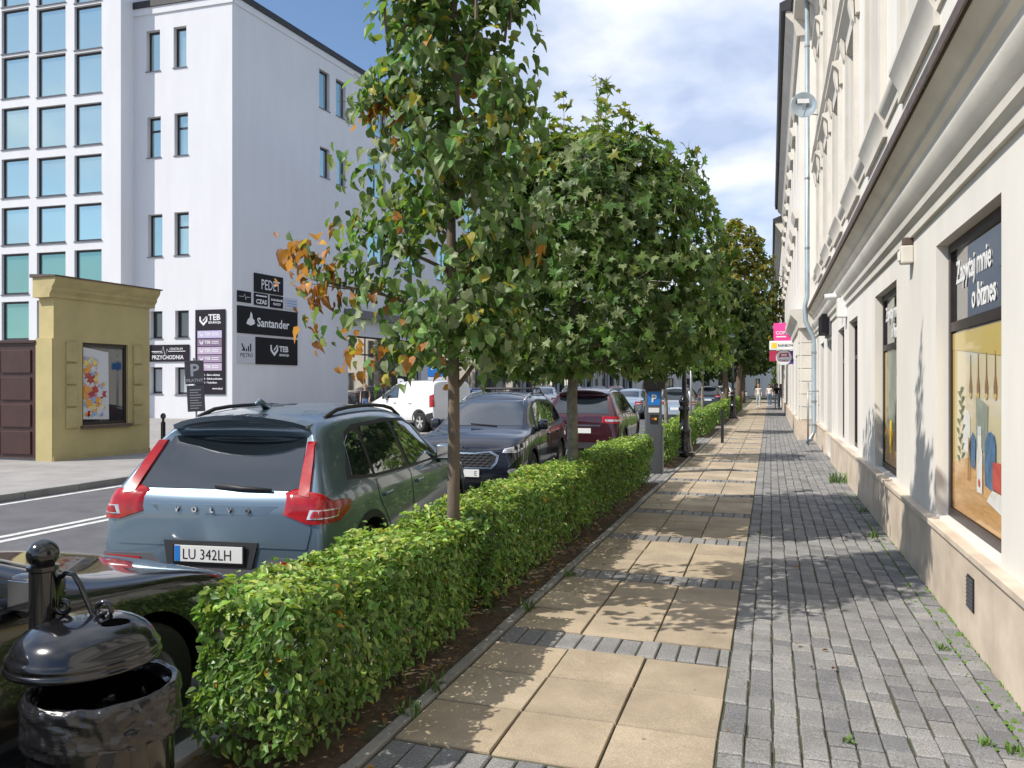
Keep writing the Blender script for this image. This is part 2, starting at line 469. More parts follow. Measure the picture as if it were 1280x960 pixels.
# ================================================================== BUILDINGS
def wall_mesh(x0, x1, z0, z1, openings, depth=.2, back=6.0, y=0.0):
    """front face at y (outward is -y) with openings (xa, xb, za, zb), their reveals, ends, back and top"""
    xs = sorted({x0, x1, *[o[0] for o in openings], *[o[1] for o in openings]})
    zs = sorted({z0, z1, *[o[2] for o in openings], *[o[3] for o in openings]})
    m = MB()
    for i in range(len(xs) - 1):
        for j in range(len(zs) - 1):
            cx, cz = (xs[i]+xs[i+1])/2, (zs[j]+zs[j+1])/2
            if any(o[0] < cx < o[1] and o[2] < cz < o[3] for o in openings): continue
            m.add([(xs[i],y,zs[j]),(xs[i+1],y,zs[j]),(xs[i+1],y,zs[j+1]),(xs[i],y,zs[j+1])], [(0,1,2,3)])
    for (a, b, c, d) in openings:
        q = y + depth
        m.add([(a,y,c),(b,y,c),(b,y,d),(a,y,d),(a,q,c),(b,q,c),(b,q,d),(a,q,d)], [(0,4,5,1),(1,5,6,2),(2,6,7,3),(3,7,4,0)])
    B = y + back
    m.add([(x0,y,z0),(x1,y,z0),(x1,y,z1),(x0,y,z1),(x0,B,z0),(x1,B,z0),(x1,B,z1),(x0,B,z1)], [(0,3,7,4),(1,5,6,2),(3,2,6,7),(4,7,6,5)])
    return m
def build_wall(m, name, mt, parent):
    o = mesh_obj(name, m.v, m.f, mt, parent); return o
def window(parent, a, b, c, d, rec=.12, fr='frame_dark', gl='glass_coated', w=.06, mull=(), trans=(), sill=None, name='window', y=0.0):
    """frame with glazing bars, pane behind it, sill in front: window > pane, sill"""
    m = MB(); q = y + rec
    e = .002
    m.box(a+e, b-e, q, q+.06, c+e, c+w); m.box(a+e, b-e, q, q+.06, d-w, d-e)
    m.box(a+e, a+w, q+.001, q+.059, c+w, d-w); m.box(b-w, b-e, q+.001, q+.059, c+w, d-w)
    for t in mull: m.box(t-w*.45, t+w*.45, q+.002, q+.058, c+w, d-w)
    for t in trans: m.box(a+w, b-w, q+.003, q+.057, t-w*.5, t+w*.5)
    f = m.build(name, fr, parent)
    p = MB().box(a+w*.8, b-w*.8, q+.025, q+.035, c+w*.8, d-w*.8).build('pane', gl, f)
    if sill: MB().box(a-.04, b+.04, y-.05, q-.002, c-.035, c-.003).build('sill', sill, f)
    return f

# ---- right-hand building: front faces the pavement (-X). local x = -Y, local y = X - 1.3
RB = thing('town_house', 'cream stucco town house with stone plinth and shop windows along the pavement', 'building', (1.3, 0, 0), R(-90))
YE = 25.0
gw = [(-3.15, -1.2, .62, 2.84), (-7.15, -5.25, .62, 2.84), (-11.07, -9.25, .62, 2.84), (-14.6, -13.2, .62, 2.78), (-16.9, -15.5, .62, 2.78), (-22.6, -21.2, .62, 2.78)]
gd = [(-19.9, -18.6, .03, 2.72)]
ups = [(-(2.0 + 2.95 * i) - .62, -(2.0 + 2.95 * i) + .62) for i in range(8)]
uw = [(a, b, 5.15, 7.35) for a, b in ups] + [(a, b, 9.0, 10.9) for a, b in ups]
build_wall(wall_mesh(-YE, 8, -.1, 13.2, gw + gd + uw, .24, 8), 'wall', 'render_cream', RB)
for i, (a, b, c, d) in enumerate(gw):
    window(RB, a, b, c, d, .09, 'frame_brown', 'glass_dark', .075, (), (2.16,), None)
f = window(RB, *gd[0], .2, 'frame_brown', 'glass_dark', .09, (), (2.2,), None, 'door')
for (a, b, c, d) in uw:
    window(RB, a, b, c, d, .16, 'frame_brown', 'glass_sky', .07, ((a+b)/2,), (c + (d-c)*.68,), None)
# stone plinth in slabs with a ledge, broken at the door
k = 0
y = -6.0
while y < YE - .1:
    l = min(.62, YE - y)
    if not (18.45 < y + l/2 < 20.05):
        MB().cbox(-(y+l)+.002, -y-.002, -.055, .0, -.08, .555, .003).build('plinth_slab', 'plinth_stone', RB)
    y += l
y = -6.0
while y < YE - .1:
    l = min(1.24, YE - y)
    if not (18.4 < y + l/2 < 20.1):
        MB().cbox(-(y+l)+.0015, -y-.0015, -.085, -.001, .56, .605, .006).build('ledge_stone', 'plinth_stone', RB)
    y += l
for (a, b, c, d) in gw: MB().box(a+.003, b-.003, .001, .088, .58, .619).build('ledge_stone', 'plinth_stone', RB)
prof_low = [(.0,3.10),(-.035,3.10),(-.035,3.18),(-.075,3.22),(-.08,3.28),(-.13,3.35),(-.16,3.42),(-.16,3.455),(-.11,3.47),(.0,3.50)]
MB().prism_x(prof_low, -YE, 8).build('string_course', 'trim_cream', RB, auto=30)
prof_cor = [(.0,3.62),(-.05,3.62),(-.05,3.68),(-.10,3.72),(-.10,3.77),(-.17,3.82),(-.22,3.86),(-.22,3.905),(.0,3.91)]
MB().prism_x(prof_cor, -YE, 8).build('cornice', 'trim_cream', RB, auto=30)
MB().prism_x([(.0,3.912),(-.222,3.908),(-.245,3.86),(-.262,3.86),(-.262,3.945),(.0,4.02)], -YE, 8).build('flashing', 'flashing', RB)
prof_sill = [(.0,4.72),(-.03,4.72),(-.03,4.80),(-.08,4.86),(-.10,4.90),(-.10,4.94),(.0,4.97)]
MB().prism_x(prof_sill, -YE, 8).build('sill_course', 'trim_cream', RB, auto=30)
for a, b in ups:
    m = MB(); m.prism_x([(.0,4.60),(-.05,4.60),(-.05,4.74),(-.10,4.84),(-.135,4.90),(-.135,4.955),(.0,4.99)], a-.3, b+.3)
    m.build('sill_block', 'trim_cream', RB, auto=30)
    for (zb, zt) in ((5.0, 7.35), (8.86, 10.9)):
        for xx in (a-.22, b+.02):
            MB().box(xx, xx+.20, -.07, -.001, zb, zt+.05).build('jamb', 'trim_cream', RB)
        m = MB().prism_x([(.0,zt+.052),(-.06,zt+.052),(-.07,zt+.30),(-.11,zt+.36),(-.19,zt+.42),(-.19,zt+.48),(.0,zt+.52)], a-.34, b+.34)
        m.build('window_hood', 'trim_cream', RB, auto=30)
        for xx in (a-.24, b+.04):
            MB().prism_x([(-.072,zt-.05),(-.10,zt+.0),(-.15,zt+.25),(-.15,zt+.352),(-.085,zt+.352)], xx, xx+.2).build('console', 'trim_cream', RB)
MB().prism_x([(.0,8.3),(-.06,8.3),(-.06,8.4),(-.14,8.48),(-.14,8.54),(.0,8.58)], -YE, 8).build('sill_course', 'trim_cream', RB, auto=30)
MB().prism_x([(.0,12.2),(-.08,12.2),(-.12,12.5),(-.35,12.75),(-.62,12.85),(-.66,13.05),(.0,13.15)], -YE, 8).build('eaves_cornice', 'trim_cream', RB, auto=30)
MB().prism_x([(-.72,13.07),(-.72,13.22),(6,15.5),(8,15.5),(8,13.07)], -YE, 8).build('roof', 'roof_dark', RB)
# things on that wall
def on_right(name, label, cat, Y, z, y=0.0): return thing(name, label, cat, (1.3 + y, Y, z), R(-90))
al = on_right('alarm_box', 'small beige siren box with brown cap above the large shop window', 'alarm box', 8.25, 2.86)
MB().cbox(-.07, .07, -.11, -.001, 0, .17, .015).build('housing', 'trim_cream', al); MB().cbox(-.045, .055, -.09, -.001, .172, .25, .012).build('cap', 'flashing', al)
MB().cbox(-.035, .035, -.13, -.111, .03, .12, .006).build('lens', 'cloth_white', al)
sc_ = on_right('security_camera', 'small white dome-ended security camera under the cornice', 'camera', 15.6, 3.28)
MB().lathe([(.03,-.02),(.03,.03)], (0,-.14,.12), 12).build('mount', 'white_paint', sc_, auto=30)
MB().lathe([(.02,-.34),(.055,-.33),(.06,-.2),(.05,-.12)], (0,0,.06), 16, axis='y').build('housing', 'white_paint', sc_, auto=40)
MB().lathe([(.035,-.348),(.03,-.344)], (0,0,.06), 12, axis='y').build('lens', 'black_matte', sc_)
vg = on_right('vent_grille', 'black square vent grille set in the stone plinth', 'vent', 5.72, .22)
m = MB().box(-.085,.085,-.062,-.0555,0,.22); m.build('backing', 'black_matte', vg)
for i in range(7): MB().box(-.08+i*.0235, -.068+i*.0235, -.067, -.0625, .01, .21).build('slat', 'plastic_grey', vg)
for i in range(8): MB().box(-.083,.083,-.0705,-.0675,.012+i*.0265,.02+i*.0265).build('slat', 'plastic_grey', vg)
dp = on_right('drainpipe', 'pale blue grey zinc drainpipe running down the facade', 'drainpipe', 23.6, 0)
m = MB(); m.tube([(0,-.30,12.9),(0,-.30,4.35),(0,-.30,4.2),(0,-.36,3.95),(0,-.34,3.5),(0,-.14,3.05),(0,-.12,2.8),(0,-.12,.35),(0,-.2,.12),(0,-.34,.05)], .065, 14); m.build('pipe', 'zinc', dp, smooth=True)
for zz in (1.2, 2.6, 5.6, 7.6, 9.6, 11.4): MB().lathe([(.075,-.03),(.075,.03)], (0,-.12 if zz < 3 else -.30,zz), 14).build('clamp', 'grey_metal', dp)
cg = on_right('pipe_guard', 'dark tubular guard rail round the foot of the drainpipe', 'guard rail', 23.1, 0)
for xx in (-.18, .18):
    MB().tube([(xx,-.30,0),(xx,-.30,1.75)], .018, 8).build('post', 'grey_metal', cg, smooth=True)
for zz in (.55, 1.5): MB().tube([(-.18,-.02,zz),(-.18,-.30,zz),(.18,-.30,zz),(.18,-.02,zz)], .015, 8).build('rail', 'grey_metal', cg, smooth=True)
bs = on_right('box_letter_sign', 'dark box sign with projecting bars fixed to the wall over the door', 'sign', 19.3, 2.8)
MB().box(-.75,.75,-.05,-.001,0,.55).build('panel', 'plastic_grey', bs)
for i in range(6): MB().cbox(-.68+i*.23,-.55+i*.23,-.2,-.051,.06,.49,.01).build('bar', 'sign_black', bs)
lb = on_right('light_box', 'small white box fixed above a narrow window', 'box', 15.0, 2.9); MB().cbox(-.12,.12,-.16,-.001,0,.34,.01).build('housing','white_paint',lb)
MB().cbox(-.1,.1,-.165,-.161,.02,.32,.002).build('cover','trim_cream',lb)
sd = thing('satellite_dish', 'grey blue satellite dish mounted high beside the drainpipe', 'satellite dish', (.82, 21.5, 9.0), R(16))
m = MB(); m.lathe([(.001,.06),(.12,.05),(.24,.02),(.33,-.035),(.335,-.035),(.24,.03),(.12,.062),(.002,.075)], (0,0,0), 28, axis='y', cap=False); m.build('dish', 'zinc', sd, smooth=True)
MB().tube([(0,.07,-.05),(.1,.2,-.15),(.48,.3,-.15)], .018, 8).build('arm','grey_metal',sd); MB().tube([(0,.03,-.30),(0,-.28,-.12)], .012, 6).build('feed_arm','grey_metal',sd)
MB().cbox(-.03,.03,-.34,-.26,-.15,-.06,.01).build('receiver','plastic_grey',sd); MB().box(-.16,.14,-.012,-.006,.05,.17).build('badge','white_paint',sd)

# window posters
def gradient_mat(name, c1, c2):
    m, n, l, b = new_mat(name); tc = n.new('ShaderNodeTexCoord'); sp = n.new('ShaderNodeSeparateXYZ'); r = n.new('ShaderNodeValToRGB')
    l.new(tc.outputs['Generated'], sp.inputs[0]); l.new(sp.outputs[2], r.inputs[0])
    r.color_ramp.elements[0].color = c1 + (1,); r.color_ramp.elements[1].color = c2 + (1,); l.new(r.outputs[0], b.inputs['Base Color']); b.inputs['Roughness'].default_value = .25
    b.inputs['Coat Weight'].default_value = .5
mat('poster_ochre', (.62, .46, .14), .25, coat=.5); gradient_mat('poster_wall', (.62, .52, .34), (.72, .64, .42))
mat('poster_table', (.60, .33, .10), .25, var=.25, scale=6, stretch=(1,1,8), coat=.5); mat('poster_blue', (.07, .16, .30), .3, var=.5, scale=9); mat('poster_red', (.5, .07, .05), .3, var=.4, scale=9)
mat('poster_leaf', (.10, .14, .06), .3); mat('poster_lamp', (.24, .13, .05), .3); mat('poster_grey', (.28, .31, .25), .3, var=.35, scale=5); mat('poster_white', (.72, .71, .67), .3, var=.15, scale=12); mat('poster_wood', (.42, .22, .08), .3)
mat('poster_skin', (.6, .36, .24), .3); mat('poster_dark', (.05, .04, .04), .3)
def flat(name, pts, y, m, parent):
    n = len(pts); v = [(x, y, z) for x, z in pts] + [(x, y+.0012, z) for x, z in pts]
    f = [tuple(range(n)), tuple(range(2*n-1, n-1, -1))] + [(i, n+i, n+(i+1) % n, (i+1) % n) for i in range(n)]
    o = mesh_obj(name, v, f, m, parent)
    bm = bmesh.new(); bm.from_mesh(o.data); bmesh.ops.recalc_face_normals(bm, faces=bm.faces); bm.to_mesh(o.data); bm.free(); return o
def disc(cx, cz, rx, rz, n=20): return [(cx+rx*math.cos(2*math.pi*i/n), cz+rz*math.sin(2*math.pi*i/n)) for i in range(n)]
def poster1(Y0, Y1, label):
    # x to the right as seen from the pavement: right = towards the camera (smaller Y)
    t = thing('window_poster', label, 'poster', (1.3, (Y0+Y1)/2, 0), R(-90))
    w = (Y1-Y0)/2 - .08; z0, z1 = .70, 2.11; y = .110
    flat('backdrop', [(-w,z0),(w,z0),(w,z1),(-w,z1)], y, 'poster_wall', t)
    flat('border', [(-w,z0),(-w+.13,z0),(-w+.13,z1),(-w,z1)], y-.002, 'poster_ochre', t)
    flat('ceiling', [(-w,1.98),(w,1.86),(w,z1),(-w,z1)], y-.0035, 'poster_ochre', t)
    flat('table_top', [(-w,z0),(w,z0),(w,1.0),(.3,1.13),(-.3,1.16),(-w,1.06)], y-.0035, 'poster_table', t)
    for i in range(4):
        x = -.28 + i*.22
        flat('pendant_lamp', [(x-.035,1.62),(x+.035,1.62),(x+.04,1.68),(x+.012,1.76),(x+.006,1.92),(x-.006,1.92),(x-.012,1.76),(x-.04,1.68)], y-.005, 'poster_lamp', t)
        flat('lamp_glow', disc(x,1.615,.035,.02,12), y-.0065, 'poster_ochre', t)
    r_ = random.Random(3)
    for i in range(16):
        a = r_.uniform(-1,1); bx, bz = -.58 + .05*a, 1.08+.036*i
        flat('printed_leaf', [(bx,bz),(bx+.07*(1 if i%2 else -1),bz+.03),(bx+.11*(1 if i%2 else -1),bz+.06),(bx+.05*(1 if i%2 else -1),bz+.06)], y-.005-.0002*i, 'poster_leaf', t)
    flat('screen', [(-.12,1.25),(.18,1.22),(.2,1.55),(-.12,1.62)], y-.005, 'poster_grey', t)
    flat('chair_back', [(.14,1.0),(.36,.98),(.40,1.1),(.40,1.3),(.36,1.36),(.28,1.38),(.2,1.36),(.15,1.3),(.12,1.15)], y-.0085, 'poster_blue', t)
    flat('chair_back', [(-.5,1.2),(-.36,1.18),(-.3,1.3),(-.3,1.45),(-.36,1.5),(-.46,1.5),(-.52,1.4)], y-.0045, 'poster_white', t)
    flat('chair_seat', [(-.28,1.1),(-.14,1.08),(-.12,1.2),(-.13,1.3),(-.2,1.35),(-.26,1.3),(-.29,1.2)], y-.0085, 'poster_blue', t)
    for xx in (-.36,-.30): flat('chair_leg', [(xx,.98),(xx+.015,.98),(xx+.05,1.3),(xx+.03,1.3)], y-.0085, 'poster_wood', t)
    flat('bottle', [(-.07,.93),(.07,.93),(.075,1.2),(.05,1.26),(.05,1.34),(-.05,1.34),(-.05,1.26),(-.075,1.2)], y-.0105, 'poster_white', t)
    flat('bottle_cap', [(-.05,1.342),(.05,1.342),(.048,1.40),(-.048,1.40)], y-.0105, 'sign_grey', t)
    flat('bottle_mark', disc(.0,1.0,.03,.03,10), y-.0125, 'poster_red', t)
    flat('book', [(.34,1.0),(w,.98),(w,1.2),(.34,1.18)], y-.0105, 'poster_red', t)
    flat('papers', [(.2,.9),(w,.82),(w,.975),(.34,.99)], y-.0125, 'poster_white', t)
poster1(5.25, 7.15, 'kitchen advert with white bottle and pendant lamps in the nearest shop window')
t = thing('window_poster', 'advert with dark haired figure in the second shop window', 'poster', (1.3, 10.16, 0), R(-90))
flat('backdrop', [(-.83,.70),(.83,.70),(.83,2.11),(-.83,2.11)], .110, 'poster_grey', t); flat('border', [(-.83,.70),(-.66,.70),(-.66,2.11),(-.83,2.11)], .108, 'poster_ochre', t)
flat('floor_print', [(-.66,.70),(.83,.70),(.83,1.1),(-.66,1.15)], .1065, 'poster_wood', t); flat('dress', [(.0,.9),(.7,.9),(.6,1.5),(.45,1.62),(.2,1.62),(.08,1.45)], .1045, 'poster_dark', t)
flat('printed_face', disc(.33,1.78,.12,.16), .1025, 'poster_skin', t); flat('printed_hair', [(.16,1.78),(.2,1.98),(.33,2.03),(.48,1.97),(.5,1.78),(.44,1.9),(.3,1.93)], .1005, 'poster_dark', t)
flat('yellow_panel', [(-.35,.85),(-.2,.85),(-.2,1.25),(-.35,1.25)], .1005, 'yellow', t)
for Y, nm in ((6.2, 'nearest'), (10.16, 'second')):
    t = thing('window_lettering', 'white words on the upper pane of the %s shop window' % nm, 'lettering', (1.3, Y, 0), R(-90))
    text('Zapytaj mnie', .25, 'white_paint', t, -.76, .112, 2.50, sx=.78, bold=.004, depth=.003); text('o biznes', .25, 'white_paint', t, -.27, .112, 2.26, sx=.78, bold=.004, depth=.003)

# ---- second and third buildings along the right
B2 = thing('corner_house', 'projecting cream house with banded ground floor beyond the drainpipe', 'building', (.86, 25.02, 0), R(-90))
o2 = [(-(2.2+3.1*i)-.6, -(2.2+3.1*i)+.6, z, z+h) for i in range(9) for z, h in ((4.9, 2.1), (8.6, 2.0))] + [(-(3.6+4.2*i)-.9, -(3.6+4.2*i)+.9, .5, 2.7) for i in range(6)]
build_wall(wall_mesh(-28, 0, -.1, 13.0, o2, .22, 8), 'wall', 'render_cream', B2)
for (a, b, c, d) in o2: window(B2, a, b, c, d, .15, 'frame_brown', 'glass_sky' if c > 3 else 'glass_dark', .07, ((a+b)/2,), (), None)
for i in range(7):
    for x in (-.75, -28+.05): MB().cbox(x, x+.72, -.045, -.001, .62+i*.39, .99+i*.39, .012).build('quoin_block', 'trim_cream', B2)
    MB().cbox(.001, .045, .02, .43, .62+i*.39, .99+i*.39, .012).build('quoin_block', 'trim_cream', B2)
for z in (0,): MB().box(-28, .09, -.09, -.002, 0, .6).build('plinth', 'plinth_stone', B2); MB().box(.002,.09,-.001,.44,0,.6).build('plinth','plinth_stone',B2)
MB().prism_x([(.44,3.4),(-.06,3.4),(-.1,3.6),(-.28,3.8),(-.3,3.95),(.44,4.0)], -28, .28).build('cornice', 'trim_cream', B2, auto=30)
MB().prism_x([(.6,12.3),(-.1,12.3),(-.2,12.7),(-.42,12.95),(-.42,13.1),(.6,13.1)], -28, .1).build('eaves_cornice', 'trim_cream', B2, auto=30)
MB().prism_x([(-.55,13.1),(-.6,13.35),(6,16),(8,16),(8,13.1)], -28.1, .15).build('roof', 'roof_dark', B2)
for i in range(9):
    for z in (7.05, 10.65): MB().prism_x([(.0,z),(-.1,z),(-.2,z+.25),(-.2,z+.3),(.0,z+.33)], -(2.2+3.1*i)-.8, -(2.2+3.1*i)+.8).build('window_hood', 'trim_cream', B2)
B3 = thing('far_house', 'pale far house with dark eaves closing the right side of the street', 'building', (.75, 53.2, 0), R(-90))
o3 = [(-(2+3.2*i)-.55, -(2+3.2*i)+.55, z, z+1.9) for i in range(15) for z in (1.0, 4.6, 8.0)]
build_wall(wall_mesh(-50, 0, -.1, 12.2, o3, .2, 8), 'wall', 'render_cream', B3)
for (a, b, c, d) in o3: window(B3, a, b, c, d, .12, 'frame_brown', 'glass_dark', .08, ((a+b)/2,))
MB().prism_x([(.6,11.6),(-.1,11.6),(-.45,12.1),(-.45,12.25),(.6,12.25)], -50, .1).build('eaves_cornice', 'trim_cream', B3)
MB().prism_x([(-.6,12.25),(-.6,12.5),(6,15),(8,15),(8,12.25)], -50, .15).build('roof', 'roof_dark', B3)
# projecting shop signs
ps = thing('projecting_sign', 'square bright pink shop sign projecting from the corner house', 'sign', (.5, 33, 3.45), 0)
MB().cbox(-.38,.36,-.04,.04,0,.72,.01).build('panel','pink',ps); text('COMA', .19, 'white_paint', ps, -.3, -.042, .26, bold=.004)
MB().box(-.28,.1,-.046,-.0415,.14,.19).build('text_line','white_paint',ps)
ps = thing('projecting_sign', 'white rounded shop sign with yellow square under the pink sign', 'sign', (.42, 32.6, 3.06), 0)
MB().cbox(-.46,.44,-.04,.04,0,.37,.03).build('panel','white_paint',ps); MB().box(-.38,-.18,-.047,-.0415,.08,.29).build('logo','yellow',ps); text('RAINBOW', .145, 'sign_plum', ps, -.14, -.042, .13, bold=.002, sx=.85)
ps = thing('projecting_sign', 'round white shop sign on a crimson and violet board', 'sign', (.48, 32.9, 2.5), 0)
MB().cbox(-.52,0,-.03,.03,.12,.54,.01).build('panel','crimson',ps); MB().cbox(.003,.4,-.03,.03,.0,.54,.01).build('panel','violet',ps)
MB().lathe([(.3,-.045),(.3,-.031)], (.03,0,.27), 28, axis='y').build('disc','white_paint',ps); flat('logo', [(-.17,.26),(-.12,.44),(.2,.46),(.24,.28),(.14,.3),(-.05,.29)], -.05, 'crimson', ps)
flat('logo_gap', [(-.08,.33),(-.06,.4),(.14,.41),(.15,.34)], -.053, 'white_paint', ps); text('ITAKA', .13, 'crimson', ps, -.17, -.0465, .1, bold=.002)

# ---- white block across the road
WC = (-24.6, 30.8); A_L = R(3.2); A_S = R(84.2)
WB = thing('white_office_block', 'white rendered office block with grid of square windows and long shop side', 'building', (WC[0], WC[1], 0), A_L)
def px_rect(u0, v0, u1, v1, o, ang):
    s0, z1 = on_wall(u0, v0, o, ang); s1, z0 = on_wall(u1, v1, o, ang); sm = on_wall((u0+u1)/2, v0, o, ang)
    return (s0, s1, on_wall((u0+u1)/2, v1, o, ang)[1], sm[1])
lit = [px_rect(*r, WC, A_L) for r in ((183,38,200,89),(217,33,233,84),(184,146,201,197),(218,141,235,194),(185,268,203,321),(218,265,236,319),
        (188,389,203,423),(219,388,236,422),(188,459,203,492),(219,459,236,493))]
HW = on_wall(289, -6, WC, A_L)[1]
build_wall(wall_mesh(-9.2, 0, -.2, HW, lit, .3, 12), 'wall', 'wall_white', WB)
for i, (a, b, c, d) in enumerate(lit):
    window(WB, a, b, c, d, .22, 'frame_dark', 'glass_coated' if i < 6 else ('shade_blind' if i > 7 else 'glass_dark'), .1, (), ((c+d)/2+.35,) if i in (2,3,5) else (), 'sill_metal')
MB().box(-9.2, .12, -.12, 12, HW+.002, HW+.32).build('roof_edge', 'roof_dark', WB); MB().box(-9.2,.06,-.06,-.001,HW-.35,HW-.002).build('cornice','wall_white',WB)
# grid bay, standing 0.9 m forward
nL = Vector((math.sin(A_L), -math.cos(A_L), 0)); GO = Vector((WC[0], WC[1], 0)) + nL * .9
cells = []
for (ua, ub, s) in ((-90,-58,0),(-42,-10,0),(2,36,0),(46,82,-2),(93,127,-5)):
    for (va, vb) in ((-42,7),(11,66),(70,122),(134,186),(198,247),(259,306),(317,368),(377,425),(436,480)):
        cells.append(px_rect(ua, va+s, ub, vb+s, GO, A_L))
gx1 = on_wall(151, 300, GO, A_L)[0]
gx0 = min(c[0] for c in cells) - .4
build_wall(wall_mesh(gx0, gx1, -.2, HW+1.6, cells, .22, 13, -.9), 'wall', 'wall_white', WB)
for i, (a, b, c, d) in enumerate(cells):
    window(WB, a, b, c, d, .14, 'frame_dark', 'glass_coated' if c > 8.2 else 'glass_teal', .1, (), (), 'sill_metal', y=-.9)
# the long side along the street
def side_pt(t, out=0.0):
    e = Vector((math.cos(A_S), math.sin(A_S), 0)); n = Vector((e.y, -e.x, 0))
    return Vector((WC[0], WC[1], 0)) + e * t + n * out
WS = thing('white_office_wing', 'long white wing with ground floor shop glazing between dark piers', 'building', (WC[0], WC[1], 0), A_S)
side = [px_rect(*r, WC, A_S) for r in ((399,89,412,137),(420,101,432,147),(400,185,412,222),(421,194,432,232))]
t0 = side[1][1] + 2.2
for i in range(11):
    for z in (side[0][2], side[2][2], side[2][2]-4.2): side.append((t0 + i*4.25, t0 + i*4.25 + 2.0, z, z + 2.6))
shops = [(19.5 + 8.5*i, 19.5 + 8.5*i + 7.7, .25, 5.2) for i in range(6)]
ent = [(9.2, 17.5, .1, 4.6)]
LW = 72
build_wall(wall_mesh(0.02, LW, -.2, HW, side + shops + ent, .3, 11), 'wall', 'wall_white', WS)
for i, (a, b, c, d) in enumerate(side): window(WS, a, b, c, d, .2, 'frame_dark', 'glass_coated', .1, ((a+b)/2,) if i > 3 else (), (), 'sill_metal')
for (a, b, c, d) in shops + ent:
    n = 4
    window(WS, a, b, c, d, .25, 'frame_dark', 'glass_shop', .09, [a + (b-a)*k/n for k in range(1, n)], (c + 3.4,), None, 'shop_window')
for i in range(7): MB().box(18.72+8.5*i, 19.48+8.5*i, -.25, -.002, 0, 5.6).build('pier', 'black_matte', WS)
MB().box(8.8, LW, -.5, -.003, 5.62, 6.1).build('canopy_band', 'sill_metal', WS)
MB().box(.125, LW, -.12, 11, HW+.003, HW+.32).build('roof_edge', 'roof_dark', WS); MB().box(.07, LW, -.05, -.001, HW-.35, HW-.002).build('cornice', 'wall_white', WS)
# a cream terrace closing the far end
B4 = thing('cream_terrace', 'far cream terrace with arched doorways closing the view behind the trees', 'building', (-17.2, 104, 0), R(84.2-36))
o4 = [(2+3.4*i, 3.2+3.4*i, z, z+1.9) for i in range(8) for z in (.6, 4.6, 8.2)]
build_wall(wall_mesh(0, 30, -.1, 12, o4, .2, 8), 'wall', 'render_cream', B4)
for (a, b, c, d) in o4: window(B4, a, b, c, d, .14, 'frame_brown', 'glass_dark', .1, ((a+b)/2,))
MB().prism_x([(.5,11.6),(-.4,11.9),(-.4,12.1),(.5,12.1)], 0, 30).build('eaves_cornice','trim_cream',B4); MB().prism_x([(-.5,12.1),(6,15.5),(8,15.5),(8,12.1)], -.2, 30.2).build('roof','roof_dark',B4)

# ---- wall signs on the white block
def wall_sign(label, ang, rect, m, o=WC, out=.03, name='wall_sign'):
    s0, s1, z0, z1 = px_rect(*rect, o, ang)
    e = Vector((math.cos(ang), math.sin(ang), 0)); n = Vector((e.y, -e.x, 0))
    p = Vector((o[0], o[1], 0)) + e * ((s0+s1)/2)
    t = thing(name, label, 'sign', (p.x, p.y, z0), ang)
    w, h = s1 - s0, z1 - z0
    MB().cbox(-w/2, w/2, -out-.03, -.001, 0, h, .008).build('panel', m, t)
    return t, w, h, -out-.031
def shield(t, cx, cz, s, y, m='white_paint'):
    flat('emblem', [(cx-s*.5,cz+s*.45),(cx-s*.32,cz+s*.45),(cx-s*.32,cz+s*.05),(cx,cz-s*.25),(cx+s*.32,cz+s*.05),(cx+s*.32,cz+s*.2),(cx+s*.5,cz+s*.4),(cx+s*.5,cz-s*.05),(cx,cz-s*.55),(cx-s*.5,cz-s*.05)], y-.002, m, t)
    flat('emblem', [(cx-s*.1,cz+s*.05),(cx,cz-s*.08),(cx+s*.3,cz+s*.3),(cx+s*.28,cz+s*.45),(cx+s*.5,cz+s*.47),(cx,cz+s*.0+.12*s)], y-.0035, m, t)
t, w, h, y = wall_sign('black sign with tall thin white capitals, highest on the shaded wall', A_S, (317,344,353,367), 'sign_black'); text('PEDET', h*.78, 'white_paint', t, -w*.28, y, h*.18, sx=w*.72/(h*.78*3.1))
t, w, h, y = wall_sign('small black sign with thin white script, left in the small row', A_S, (296,364,313,378), 'sign_black')
m = MB(); m.tube([(-w*.4,y-.005,h*.5),(-w*.1,y-.005,h*.5),(0,y-.005,h*.75),(w*.08,y-.005,h*.25),(w*.15,y-.005,h*.5),(w*.4,y-.005,h*.5)], .012, 5); m.build('emblem','white_paint',t)
t, w, h, y = wall_sign('small black sign with four bold capitals, second in the small row', A_S, (317,367,334,382), 'sign_black'); text('CZAS', h*.5, 'white_paint', t, 0, y, h*.14, 'CENTER', bold=.01); MB().box(-w*.4,w*.4,y-.004,y,h*.74,h*.84).build('text_line','white_paint',t)
t, w, h, y = wall_sign('small black sign reading DORABIANIE KLUCZY', A_S, (337,370,353,385), 'sign_black'); text('DORABIANIE', h*.24, 'white_paint', t, 0, y, h*.55, 'CENTER', bold=.006); text('KLUCZY', h*.24, 'white_paint', t, 0, y, h*.22, 'CENTER', bold=.006)
t, w, h, y = wall_sign('small pale sign with thin blue border beside the key cutting sign', A_S, (356,373,371,387), 'sign_grey')
for i in range(3): MB().box(-w*.38, w*.38, y-.004, y, h*(.25+.22*i), h*(.31+.22*i)).build('text_line', 'sign_blue', t)
t, w, h, y = wall_sign('wide black bank sign with a white flame, largest on the shaded wall', A_S, (296,386,371,419), 'sign_black')
text('Santander', h*.46, 'white_paint', t, -w*.2, y, h*.3, bold=.012, sx=w*.62/(h*.46*4.6))
flat('flame', [(-w*.37,h*.36),(-w*.30,h*.30),(-w*.235,h*.38),(-w*.24,h*.5),(-w*.27,h*.58),(-w*.275,h*.72),(-w*.3,h*.82),(-w*.315,h*.6),(-w*.345,h*.52)], y-.003, 'white_paint', t)
